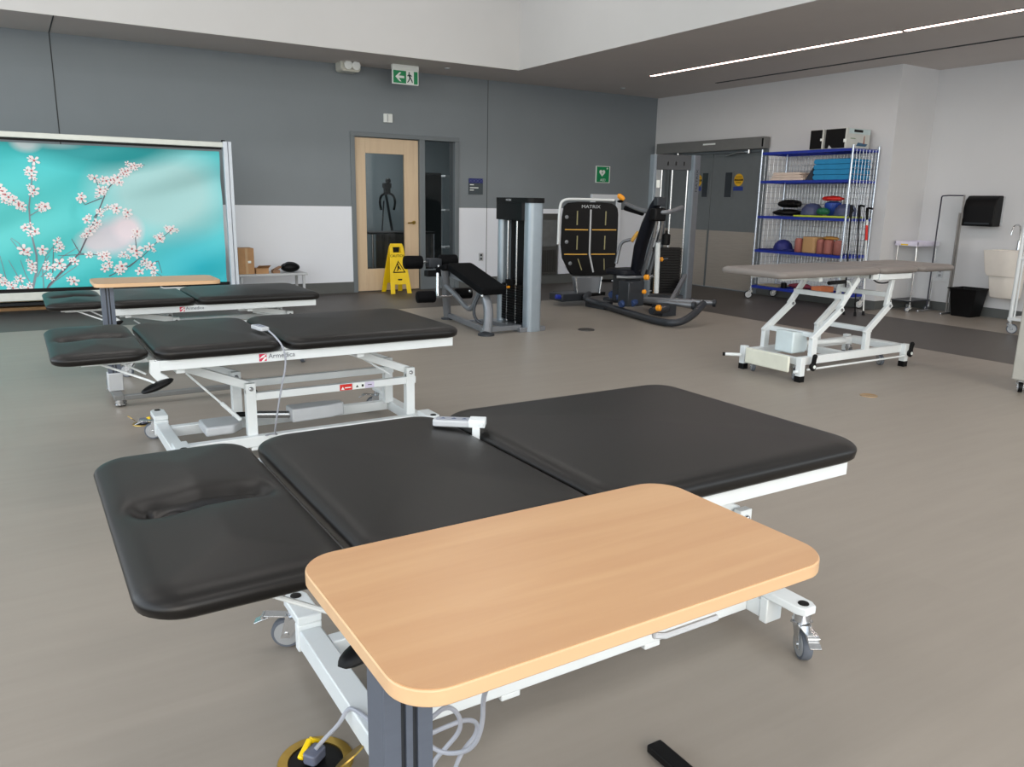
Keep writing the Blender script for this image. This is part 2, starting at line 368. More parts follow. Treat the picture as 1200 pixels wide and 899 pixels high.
man([(4.835, 3.005), (4.815, 2.985), (4.822, 2.978), (4.842, 2.994)], .0032); man([(4.86, 3.004), (4.888, 2.985), (4.882, 2.978), (4.858, 2.992)], .0034)
man([(4.85, 2.965), (4.868, 2.965), (4.89, 2.93), (4.90, 2.90), (4.888, 2.898), (4.876, 2.925)], .0031); man([(4.848, 2.962), (4.862, 2.958), (4.845, 2.92), (4.822, 2.895), (4.814, 2.902), (4.832, 2.925)], .0033)
mb.build('sign_face', [M_signw, M_green, mat('pictogram_green', (20, 60, 60), .5, var=0)], t)
t = thing('emergency_light', 'white twin head emergency light under the soffit beside the exit sign', 'emergency light', (4.1, 10.9, 2.99))
mb = MB(); mb.prism(rrect(3.96, 3.0, 4.24, 3.16, .05, 6), lambda u, v: (u, 10.82, v), (0, .22, 0)); mb.build('housing', mat('lamp_plastic', (205, 205, 195), .4), t, .01)
for k, x in enumerate((4.05, 4.16)):
    mb = MB(); mb.lathe([(.03, 0), (.055, .03), (.058, .05), (.045, .055)], (x, 10.82, 3.08), (0, -1, -.1), 18); mb.build('lamp_head', M_signw, t)
mb = MB(); mb.box((4.655, YB-.03, 2.40), (4.79, YB, 2.52)); mb.box((4.70, YB-.045, 2.41), (4.715, YB-.03, 2.51), 1); tag(mb.build('wall_strobe', [M_signw, M_plast], None, .006), 'small white alarm strobe on the grey wall above the wood door', 'strobe')
# room sign
mb = MB(); mb.box((6.04, YB-.012, 1.43), (6.29, YB, 1.67), 0); mb.box((6.04, YB-.014, 1.60), (6.29, YB-.012, 1.67), 1)
for k in range(4): x = 6.072+k*.062; mb.obox((x-.028, YB-.015, 1.61), (x+.028, YB-.015, 1.66), .002, .008, 2, (0, -1, 0)); mb.obox((x-.028, YB-.015, 1.66), (x+.028, YB-.015, 1.61), .002, .008, 2, (0, -1, 0))
for z, w in ((1.575, .07), (1.53, .15), (1.495, .07)): mb.box((6.06, YB-.014, z-.007), (6.06+w, YB-.012, z+.007), 3)
tag(mb.build('room_sign', [mat('sign_slate', (64, 74, 80), .5), mat('sign_navy', (36, 44, 110), .5), mat('sign_lilac', (120, 128, 170), .5), M_signw], None, .002), 'square slate room sign with a navy patterned top, right of the sidelight', 'sign')
# AED sign
mb = MB(); mb.box((8.48, YB-.008, 1.67), (8.785, YB, 1.945), 0); mb.box((8.50, YB-.010, 1.68), (8.765, YB-.008, 1.935), 1)
def heart(cx, cz, s, n=28):
    P = []
    for i in range(n):
        a = 2*PI*i/n; P.append((cx+s*16*math.sin(a)**3/16, cz+s*(13*math.cos(a)-5*math.cos(2*a)-2*math.cos(3*a)-math.cos(4*a))/16))
    return P
mb.prism(heart(8.615, 1.835, .062)[::-1], lambda u, v: (u, YB-.010, v), (0, -.002, 0), 0)
mb.prism([(8.625, 1.865), (8.60, 1.83), (8.612, 1.83), (8.60, 1.80), (8.632, 1.838), (8.619, 1.838)], lambda u, v: (u, YB-.012, v), (0, -.001, 0), 1)
mb.obox((8.72, YB-.011, 1.89), (8.72, YB-.011, 1.925), .010, .002, 0, (0, -1, 0)); mb.obox((8.703, YB-.011, 1.907), (8.737, YB-.011, 1.907), .002, .010, 0)
mb.text('AED', .06, (8.632, YB-.010, 1.715), (1, 0, 0), (0, 0, 1), 0)
tag(mb.build('aed_sign', [M_signw, M_green]), 'green AED sign with a white heart on the grey wall', 'sign')
# outlet
def outlet(o, label, xd=(1, 0, 0), n=(0, -1, 0)):
    xd = Vector(xd); n = Vector(n); o = Vector(o); m = MB()
    m.obox(o-Vector((0, 0, .06)), o+Vector((0, 0, .06)), .078, .012, 0, n)
    for dz in (-.028, .028): m.obox(o+n*.007+Vector((0, 0, dz-.016)), o+n*.007+Vector((0, 0, dz+.016)), .034, .006, 1, n)
    tag(m.build('wall_outlet', [M_plast, M_dgrey]), label, 'outlet')
outlet((6.27, YB-.006, .47), 'double wall outlet on the white panel below the room sign')
# wall vent and white framed recess behind the gym machines
t = thing('wall_cabinet', 'dark glazed low wall cabinet set in the white panel right of the leg curl tower', 'cabinet', (7.54, YB-.02, .16))
mb = MB(); mb.box((7.36, YB-.05, .16), (7.72, YB, 1.15), 0); mb.build('frame', mat('vent_dark', (70, 70, 68), .5), t, .004)
mb = MB(); mb.box((7.40, YB-.056, .62), (7.68, YB-.05, 1.05), 0); mb.build('glass_pane', mat('vent_pane', (104, 106, 106), .2, var=.1), t)
mb = MB()
for k in range(8): mb.box((7.39+k*.037, YB-.06, .2), (7.41+k*.037, YB-.05, .56))
mb.build('grille', mat('grille_dark', (48, 48, 46), .6), t)
mb = MB(); mb.box((7.75, YB-.03, .155), (7.90, YB, 1.24)); struct('trim_3', mb, M_dado, .003)
t = thing('wall_frame', 'white framed panel on the back wall behind the leg press', 'frame', (8.7, YB-.03, .62))
mb = MB(); mb.box((8.39, YB-.05, 1.385), (9.03, YB, 1.48)); mb.box((8.39, YB-.05, .6), (8.47, YB, 1.385)); mb.box((8.93, YB-.05, .6), (9.03, YB, 1.385)); mb.build('border', mat('frame_white', (232, 238, 246), .4, var=.01), t, .004)
mb = MB(); mb.box((8.47, YB-.02, .6), (8.93, YB, 1.385)); mb.build('panel', M_doorgrey, t)

# ------------------------------------------------------------------ room behind the wood door
mb = MB(); mb.box((2.6, YB+4.0, 0), (8.2, YB+4.15, 3.1)); mb.box((2.6, YB+.15, 0), (2.75, YB+4, 3.1)); mb.box((8.05, YB+.15, 0), (8.2, YB+4, 3.1)); mb.box((2.6, YB+.15, 3.0), (8.2, YB+4.15, 3.1)); struct('wall_back_room', mb, M_iwall)
t = thing('gait_trainer', 'dark body weight support frame seen through the glass of the wood door', 'gait trainer', (5.5, 13.2, 0))
mb = MB()
gx = aty(451, 228, 13.2).x
mb.tube([(gx+.25, 13.2, .05), (gx+.05, 13.2, 1.25), (gx, 13.2, 1.5)], .022, smooth=1); mb.tube([(gx-.1, 13.25, .05), (gx, 13.25, 1.3)], .012); mb.box((gx-.4, 12.95, 0), (gx+.5, 13.0, .06)); mb.box((gx-.4, 13.4, 0), (gx+.5, 13.45, .06)); mb.box((gx-.4, 13.0, 0), (gx-.33, 13.4, .06)); mb.build('mast', M_dgrey, t)
mb = MB(); mb.tube([(gx-.11, 13.1, 1.15), (gx-.14, 13.1, 1.27), (gx-.12, 13.1, 1.38), (gx-.04, 13.1, 1.43), (gx+.06, 13.1, 1.43), (gx+.13, 13.1, 1.38), (gx+.15, 13.1, 1.27), (gx+.12, 13.1, 1.15)], .02, smooth=2); mb.box((gx-.04, 13.07, 1.42), (gx+.05, 13.16, 1.52)); mb.box((gx-.06, 13.07, 1.52), (gx+.07, 13.16, 1.60)); mb.sphere((gx+.02, 13.1, 1.64), .05, 10); mb.build('harness_yoke', M_black, t)
t = thing('draped_table', 'low dark draped table behind the wood door glass', 'table', (5.25, 12.0, 0))
mb = MB(); mb.box((4.7, 11.75, .80), (5.85, 12.35, .83)); mb.build('tabletop', M_black, t, .005)
for x in (4.75, 5.8):
    for y in (11.8, 12.3): mb = MB(); mb.cyl((x, y, 0), (x, y, .8), .018, n=10); mb.build('leg', M_chrome, t)
mb = MB()
import itertools
n = 60
V = []; F = []
for i in range(n+1):
    for j in range(2):
        x = 4.78+i*.0165; V.append((x, 11.74+.02*math.sin(i*.9), .8 if j else .08))
for i in range(n): F.append((2*i, 2*i+2, 2*i+3, 2*i+1))
mb.add(V, F, 0, True); mb.build('drape', mat('drape_dark', (66, 66, 66), .8, var=.3, scale=6), t)
t = thing('white_rack', 'white metal rack seen through the sidelight beside the wood door', 'rack', (6.75, 13.0, 0))
for x in (6.55, 6.75, 6.95): mb = MB(); mb.cyl((x, 13, 0), (x, 13, 1.75), .018, n=10); mb.build('upright', M_frame, t)
for z in (.5, 1.15, 1.73): mb = MB(); mb.box((6.53, 12.8, z), (6.97, 13.02, z+.03)); mb.build('shelf', M_frame, t)
t = thing('storage_locker', 'tall dark locker seen through the left of the sidelight', 'locker', (6.0, 12.6, 0))
mb = MB(); mb.box((5.95, 12.5, 0), (6.3, 12.9, 1.78)); mb.build('body', M_locker, t, .005)
mb = MB(); mb.box((5.96, 12.485, .05), (6.29, 12.5, 1.74)); mb.build('door', M_black, t, .004)

# ------------------------------------------------------------------ cherry blossom backdrop
YBN = 10.2
bx0, bx1, bz0, bz1 = -1.4, 2.22, .25, 1.905
t = thing('photo_backdrop', 'large turquoise cherry blossom banner in a silver frame by the grey wall', 'banner', ((bx0+bx1)/2, YBN, 0))
m = bpy.data.materials.new('banner_print'); m.use_nodes = True; nt = m.node_tree; b = nt.nodes['Principled BSDF']; b.inputs['Roughness'].default_value = .5
tc = nt.nodes.new('ShaderNodeTexCoord')
def blob(cx, cz, rx, rz, k=1.0):
    mp = nt.nodes.new('ShaderNodeMapping'); mp.vector_type = 'POINT'
    mp.inputs['Scale'].default_value = (1/rx, 0, 1/rz); mp.inputs['Location'].default_value = (-(cx-(bx0+bx1)/2)/rx, 0, -cz/rz)
    nt.links.new(tc.outputs['Object'], mp.inputs[0]); g = nt.nodes.new('ShaderNodeTexGradient'); g.gradient_type = 'SPHERICAL'; nt.links.new(mp.outputs[0], g.inputs[0])
    n = nt.nodes.new('ShaderNodeMath'); n.operation = 'MULTIPLY'; n.inputs[1].default_value = k; n.use_clamp = True; nt.links.new(g.outputs['Fac'], n.inputs[0]); return n.outputs[0]
cur = nt.nodes.new('ShaderNodeRGB').outputs[0]; cur.default_value = (*lin((62, 200, 206)), 1)
for (cx, cz, rx, rz, k, c) in ((-.1, 1.0, 1.8, .9, 1.2, (88, 205, 205)), (1.75, 1.15, 1.1, 1.0, 1.2, (110, 220, 228)), (1.55, 1.35, .9, .65, 1.9, (168, 216, 218)), (.95, 1.95, 1.0, .42, 2.4, (8, 152, 158)), (-.2, 1.95, .8, .3, 1.5, (20, 165, 168)), (1.9, .5, .8, .5, 1, (22, 185, 205)),
                            (.98, .86, .34, .26, 1.7, (206, 204, 214)), (1.13, .95, .2, .2, 1.8, (228, 216, 224)), (.8, .8, .25, .18, 1.5, (206, 204, 212)), (.22, 1.86, .17, .12, 1.8, (196, 212, 216)), (.5, 1.87, .3, .08, 1.2, (160, 196, 200))):
    mx = nt.nodes.new('ShaderNodeMix'); mx.data_type = 'RGBA'; nt.links.new(blob(cx, cz, rx, rz, k), mx.inputs[0]); nt.links.new(cur, mx.inputs[6]); mx.inputs[7].default_value = (*lin(c), 1); cur = mx.outputs[2]
nt.links.new(cur, b.inputs['Base Color'])
def bwave(x, z): return YBN+.03 + .012*math.sin(3.1*x+2.2*z)*math.sin(2.0*z+1) + .010*math.sin(5.5*(x-2*z)) + .02*math.exp(-((z-1.35-.25*(x-1.5))/.12)**2)*(1 if x > .6 else .4)
mb = MB(); nx, nz = 90, 40; V = []; F = []
for j in range(nz+1):
    for i in range(nx+1):
        x = bx0+.05+(bx1-bx0-.07)*i/nx; z = bz0+.05+(bz1-bz0-.1)*j/nz; V.append((x, bwave(x, z), z))
for j in range(nz):
    for i in range(nx): F.append((j*(nx+1)+i, j*(nx+1)+i+1, (j+1)*(nx+1)+i+1, (j+1)*(nx+1)+i))
mb.add(V, F, 0, True)
def bpt(px, py, dz=0): p = aty(px, py, YBN); return (p.x, p.z)
def branch(pts, w0, w1, mi=1):
    P = [bpt(*p) for p in pts]; Q = []
    for i in range(len(P)-1):
        for k in range(6): t_ = k/6; Q.append((P[i][0]*(1-t_)+P[i+1][0]*t_, P[i][1]*(1-t_)+P[i+1][1]*t_))
    Q.append(P[-1]); V = []; n = len(Q)
    for i, q in enumerate(Q):
        a = Q[max(i-1, 0)]; c = Q[min(i+1, n-1)]; d = Vector((c[0]-a[0], c[1]-a[1])).normalized(); w = w0+(w1-w0)*i/(n-1)
        for s_ in (-1, 1): x = q[0]-d.y*s_*w; z = q[1]+d.x*s_*w; V.append((x, bwave(x, z)-.003, z))
    mb.add(V, [(2*i, 2*i+1, 2*i+3, 2*i+2) for i in range(n-1)], mi, True)
branch([(52, 345), (58, 334), (76, 316), (94, 296), (108, 266), (118, 242), (126, 222), (140, 206), (150, 197), (170, 193)], .010, .003, 1)
branch([(36, 350), (43, 318), (43, 300), (36, 271), (34, 242), (37, 215), (38, 190)], .013, .004, 2)
for P in ([(120, 232), (100, 240), (95, 233)], [(35, 253), (52, 243)], [(28, 300), (12, 280)], [(62, 320), (63, 285)], [(48, 325), (75, 300), (92, 290)], [(94, 297), (125, 300), (130, 304)], [(128, 324), (150, 313), (168, 300), (185, 283), (200, 271)], [(160, 292), (158, 270)], [(165, 305), (180, 318), (192, 325)], [(118, 226), (112, 208)], [(60, 332), (72, 318), (88, 307)], [(52, 345), (50, 318), (54, 300), (66, 285)], [(36, 272), (28, 262)], [(42, 315), (32, 300), (22, 285), (13, 279)], [(44, 325), (52, 308), (58, 300)], [(40, 340), (30, 322), (24, 305)], [(110, 255), (118, 246), (126, 243)], [(104, 275), (112, 262)], [(94, 297), (84, 280)], [(176, 310), (186, 306), (190, 320)], [(132, 316), (126, 309)], [(160, 306), (152, 313), (143, 310)], [(50, 345), (64, 330), (90, 312), (94, 296)], [(12, 345), (0, 300)], [(30, 340), (10, 305)], [(-60, 345), (-30, 290), (0, 262)], [(110, 298), (68, 300)]):
    branch(P, .005, .0025, 2 if P[0][0] < 60 else 1)
def flower(px, py, s=.055, tw=None):
    cx, cz = bpt(px, py); a0 = random.random()*6.28 if tw is None else tw
    for k in range(5):
        a = a0+k*2*PI/5; V = []
        ca, sa = math.cos(a), math.sin(a)
        for (l, w) in ((.10, 0), (.45, .20), (.80, .25), (1.0, .10), (.93, 0), (1.0, -.10), (.80, -.25), (.45, -.20)):
            x = cx+s*(l*ca-w*sa); z = cz+s*(l*sa+w*ca)*.92; V.append((x, bwave(x, z)-.005-.0004*k, z))
        mb.add(V, [tuple(range(8))], 3)
    for rr, mi, dy in ((.20, 4, .008), (.08, 5, .009)):
        V = []
        for i in range(8): a = i*PI/4; x = cx+s*rr*math.cos(a); z = cz+s*rr*math.sin(a); V.append((x, bwave(x, z)-dy, z))
        mb.add(V, [tuple(range(8))], mi)
FL = [(40,188,.06),(37,200,.06),(37,206,.05),(40,223,.06),(53,242,.06),(46,243,.05),(30,267,.05),(41,271,.055),(28,293,.07),(50,293,.06),(38,310,.05),(38,317,.05),(24,327,.05),(24,340,.05),(15,338,.06),(33,338,.05),(87,330,.06),(70,309,.07),(55,313,.05),(67,284,.05),(70,291,.05),(88,307,.05),(57,324,.04),
      (96,233,.06),(111,209,.055),(118,222,.055),(117,226,.05),(125,212,.06),(130,211,.05),(138,208,.055),(140,214,.05),(147,201,.055),(150,200,.05),(154,195,.045),(158,194,.04),(165,194,.03),(127,243,.04),(137,244,.06),(150,249,.06),(117,248,.045),(102,258,.05),(114,261,.055),(106,271,.06),(102,274,.05),
      (104,299,.045),(120,301,.06),(125,300,.055),(128,309,.05),(123,315,.05),(143,312,.07),(138,316,.05),(160,294,.08),(161,271,.05),(161,276,.04),(145,298,.045),(176,289,.055),(188,280,.06),(186,278,.045),(200,270,.055),(202,268,.05),(164,318,.055),(170,306,.05),(178,311,.06),(181,317,.05),(0,220,.05),(6,228,.06),(10,231,.06),(16,235,.06),(22,240,.06),(26,242,.05),(3,224,.05),(-6,218,.06),(-14,214,.06),
      (0,326,.05),(6,332,.05),(-12,330,.06),(-30,300,.06),(-45,270,.06),(-60,290,.07),(-80,250,.06),(-40,240,.06),(-95,310,.07),(-70,330,.07),(-110,220,.06)]
for f in FL: flower(f[0], f[1], f[2]*1.0)
for f in FL*2: flower(f[0]+random.uniform(-6, 6), f[1]+random.uniform(-5, 5), f[2]*random.uniform(.45, .75))
mb.build('printed_fabric', [m, mat('twig_brown', (98, 92, 104), .6), mat('twig_pale', (130, 140, 150), .6), mat('petal_white', (238, 232, 234), .6, var=.03), mat('petal_heart', (196, 120, 124), .6), mat('petal_core', (150, 60, 60), .6)], t)
mb = MB(); mb.box((bx0, YBN-.03, bz1-.005), (bx1+.04, YBN+.05, bz1+.055)); mb.build('top_rail', mat('rail_silver', (205, 210, 205), .35, .2), t, .006)
mb = MB(); mb.box((bx0, YBN-.03, bz0-.07), (bx1+.04, YBN+.05, bz0+.02)); mb.build('bottom_rail', mat('rail_silver', (205, 210, 205), .35, .2), t, .006)
mb = MB(); mb.box((bx0+.02, YBN-.012, bz1-.03), (bx1, YBN+.0, bz1)); mb.box((bx0+.02, YBN-.012, bz0+.01), (bx1, YBN, bz0+.06)); mb.build('edge_strip', M_black, t)
for x in (bx1, bx0-.1):
    mb = MB(); mb.box((x+.012, YBN-.05, .02), (x+.062, YBN+.02, 1.97)); mb.box((x+.068, YBN-.04, .02), (x+.11, YBN+.03, 1.97)); mb.box((x+.05, YBN-.02, .02), (x+.08, YBN+.02, 1.97)); mb.box((x-.02, YBN-.25, 0), (x+.12, YBN+.25, .025)); mb.box((x+.0, YBN-.035, 1.965), (x+.04, YBN, 1.985), 1); mb.build('upright', [mat('upright_silver', (196, 204, 214), .35, .3), M_black], t, .004)
# flat packed boards on the floor under the banner
for k, (z, dx, lb, mm) in enumerate(((0, .02, 'flat brown board lowest in the stack under the banner', M_card), (.035, -.06, 'flat dark board in the middle of the stack under the banner', M_dgrey), (.065, -.12, 'flat tan board on top of the stack under the banner', mat('tan_board', (196, 172, 140), .7)))):
    mb = MB(); z *= 1.5; mb.box((-1.5+dx, 10.78+.02*k, z), (.42+dx, 11.04, z+.035)); mb.box((-1.5+dx, 10.782+.02*k, z+.012), (.424+dx, 11.038, z+.018)); tag(mb.build('flat_board', mm, None, .002), lb, 'board', 'flat boards stacked under the banner')
# low bench with boxes behind the banner post
t = thing('storage_bench', 'low pale bench against the white wall right of the banner, carrying boxes', 'bench', (2.85, 10.7, 0))
mb = MB(); mb.box((2.4, 10.5, .33), (3.3, 10.9, .36)); mb.build('top', M_plast, t, .004)
for x in (2.43, 3.24):
    for y in (10.52, 10.85): mb = MB(); mb.box((x, y, 0), (x+.03, y+.03, .33)); mb.build('leg', M_plast, t)
t = thing('cardboard_box', 'tall brown cardboard box standing on the low bench beside the banner post', 'box', (2.53, 10.65, .36))
mb = MB(); mb.box((2.42, 10.55, .36), (2.62, 10.78, .69)); mb.build('carton', M_card, t, .004)
mb = MB(); mb.box((2.51, 10.548, .36), (2.54, 10.55, .69)); mb.box((2.54, 10.546, .50), (2.58, 10.55, .53), 1); mb.build('tape', [mat('packing_tape', (190, 156, 116), .3), M_signw], t)
mb = MB(); mb.box((2.64, 10.55, .36), (2.80, 10.7, .43)); mb.add([(2.64, 10.55, .43), (2.80, 10.55, .43), (2.82, 10.5, .47), (2.66, 10.5, .47)], [(0, 1, 2, 3), (3, 2, 1, 0)]); tag(mb.build('open_carton', M_card), 'small low open brown carton beside the tall cardboard box', 'box')
mb = MB(); mb.box((2.86, 10.56, .36), (2.95, 10.66, .40)); mb.obox((2.88, 10.6, .40), (2.97, 10.62, .44), .06, .02); tag(mb.build('small_parcel', mat('parcel_brown', (140, 108, 84), .8)), 'small brown parcel in the middle of the low bench', 'parcel')
t = thing('equipment_bag', 'small black bag lying at the right end of the low bench', 'bag', (3.13, 10.68, .36))
mb = MB(); mb.sphere((3.12, 10.68, .425), .13, 16, 0, (1.0, .8, .5)); mb.build('bag_body', M_black, t)
mb = MB(); mb.tube([(3.02, 10.62, .45), (3.05, 10.6, .50), (3.16, 10.6, .49), (3.22, 10.62, .44)], .008, smooth=2); mb.build('strap', M_dgrey, t)

# ------------------------------------------------------------------ upholstered pads
def pad(mb, x0, y0, x1, y1, zb, h, R=.09, dent=None, slope=0, er=.035, mi=0, nseg=14, rings=26, crown=.006):
    """cushion with rounded corners and rolled edges; dent(x,y)->drop"""
    cx, cy = (x0+x1)/2, (y0+y1)/2; out = rrect(x0, y0, x1, y1, R, nseg)
    # resample the outline densely
    D = []; L = len(out)
    for i in range(L):
        a = Vector(out[i]); b = Vector(out[(i+1) % L]); k = max(1, int((b-a).length/.03))
        for j in range(k): D.append(tuple(a.lerp(b, j/k)))
    n = len(D); V = []
    prof = [(.02, 0), (.006, .004)]    # bottom
    lev = []
    for ins, z in ((.03, 0), (.012, .001), (.003, .010), (0, h*.42)): lev.append((ins, z))
    for k in range(1, 7):
        a = k/6*PI/2; lev.append((er*(1-math.cos(a)), h*.42+(h*.58-crown)*math.sin(a)))
    W = min(x1-x0, y1-y0)/2
    def sc(ins, p):
        ux = (abs(p[0]-cx)); uy = (abs(p[1]-cy)); hx = (x1-x0)/2; hy = (y1-y0)/2
        return (cx+(p[0]-cx)*(hx-ins)/hx, cy+(p[1]-cy)*(hy-ins)/hy)
    def Z(x, y, z): return zb+z+slope*(x-x1)
    rows = []
    for ins, z in lev:
        for p in D:
            x, y = sc(ins, p); dd = dent(x, y) if (dent and z > h*.5) else 0
            V.append((x, y, Z(x, y, z)-dd*max(0, (z/h-.5)*2)))
    base = [sc(er, p) for p in D]
    for k in range(1, rings):
        t_ = 1-k/rings
        for p in base:
            x = cx+(p[0]-cx)*t_; y = cy+(p[1]-cy)*t_; e = math.sin(k/rings*PI/2); dd = dent(x, y) if dent else 0
            V.append((x, y, Z(x, y, h-crown+crown*e)-dd))
    F = []; rr = len(lev)+rings-1
    for j in range(rr-1):
        for i in range(n): F.append((j*n+i, j*n+(i+1) % n, (j+1)*n+(i+1) % n, (j+1)*n+i))
    V.append((cx, cy, Z(cx, cy, h)-(dent(cx, cy) if dent else 0))); c = len(V)-1
    for i in range(n): F.append(((rr-1)*n+i, (rr-1)*n+(i+1) % n, c))
    F.append(tuple(range(n))[::-1])
    mb.add(V, F, mi, True); return mb

def head_pad(mb, x0, y0, x1, y1, zb, h, R, dent, slope, er, crown):
    cx, cy, hx, hy = (x0+x1)/2, (y0+y1)/2, (x1-x0)/2, (y1-y0)/2
    def sd(x, y):
        qx, qy = abs(x-cx)-(hx-R), abs(y-cy)-(hy-R)
        return max(0, R-(math.hypot(max(qx, 0), max(qy, 0))+min(max(qx, qy), 0)))
    ys = []
    n = 18
    for i in range(n): ys.append(-hy+(hy-.12)*(1-math.cos(i/n*PI/2)))
    for i in range(61): ys.append(-.12+.24*i/60)
    ys += [-v for v in ys[:n][::-1]]
    nu = 64; V = []; F = []
    def top(d): return h*.38+(h*.62-crown)*math.sqrt(max(0, 1-(1-min(d, er)/er)**2))+crown*min(1, d/.2)
    for y in ys:
        e = max(0, abs(y)-(hy-R)); w = hx-R+math.sqrt(max(0, R*R-e*e))
        for i in range(nu+1):
            x = -math.cos(PI*i/nu)*w; X, Y = cx+x, cy+y; d = sd(X, Y)
            V.append((X, Y, zb+slope*(X-x1)+top(d)-dent(X, Y)*min(1, d/er)))
    m = len(ys)
    for j in range(m-1):
        for i in range(nu): F.append((j*(nu+1)+i, j*(nu+1)+i+1, (j+1)*(nu+1)+i+1, (j+1)*(nu+1)+i))
    rim = [i for i in range(nu+1)]+[(j+1)*(nu+1)-1 for j in range(1, m)]+[(m-1)*(nu+1)+i for i in range(nu-1, -1, -1)]+[j*(nu+1) for j in range(m-2, 0, -1)]
    prev = rim; k = len(rim)
    for ins, z in ((.003, h*.15), (.012, .002), (.03, 0)):
        b_ = len(V)
        for r_ in rim:
            X, Y = V[r_][0], V[r_][1]; V.append((cx+(X-cx)*(hx-ins)/hx, cy+(Y-cy)*(hy-ins)/hy, zb+slope*(X-x1)+z))
        cur_ = list(range(b_, b_+k))
        for i in range(k): F.append((prev[(i+1) % k], prev[i], cur_[i], cur_[(i+1) % k]))
        prev = cur_
    F.append(tuple(prev[::-1])); mb.add(V, F, 0, True)

def caster(par, x, y, out, r=.048, z_top=.14, brake=True, ang=0, mrub=None):
    """par root in its own frame; out = direction the wheel trails"""
    o = Vector((x, y, 0)); d = Vector((math.cos(ang), math.sin(ang), 0)); s = Vector((-d.y, d.x, 0)); c = o+d*.03+Vector((0, 0, r))
    mb = MB()
    mb.cyl(o+Vector((0, 0, z_top-.03)), o+Vector((0, 0, z_top)), .026, n=18)
    for k in (-1, 1): mb.prism([(-.03, z_top-.03), (.03, z_top-.03), (.048, r-.012), (.02, r-.012)], lambda u, v, k=k: o+d*u+s*(k*.017)+Vector((0, 0, v)), s*.003*k)
    mb.box(o+Vector((-.028, -.02, z_top-.036)), o+Vector((.028, .02, z_top-.030)))
    mb.cyl(c-s*.024, c+s*.024, .008, n=10)
    h = mb.build('caster', M_chrome, par)
    mb = MB(); mb.lathe([(r*.55, -.014), (r*.93, -.014), (r, -.008), (r, .008), (r*.93, .014), (r*.55, .014)], c, s, 28); mb.lathe([(r*.74, -.0152), (r*.78, -.0152), (r*.78, .0152), (r*.74, .0152)], c, s, 28, 1); mb.lathe([(r*.62, -.0148), (r*.62, .0148)], c, s, 24, 1)
    mb.build('wheel', [mrub or M_rubber, M_rimg], h)
    if brake:
        mb = MB(); q = o+d*.05+Vector((0, 0, z_top-.035)); mb.obox(q-d*.02, q+d*.045+Vector((0, 0, .004)), .036, .005); mb.obox(q+d*.03, q+d*.075+Vector((0, 0, -.02)), .034, .005); mb.cyl(q+s*.018+d*.05, q-s*.018+d*.05, .005, n=8); mb.build('brake_pedal', M_chrome, h, .001)
    return h

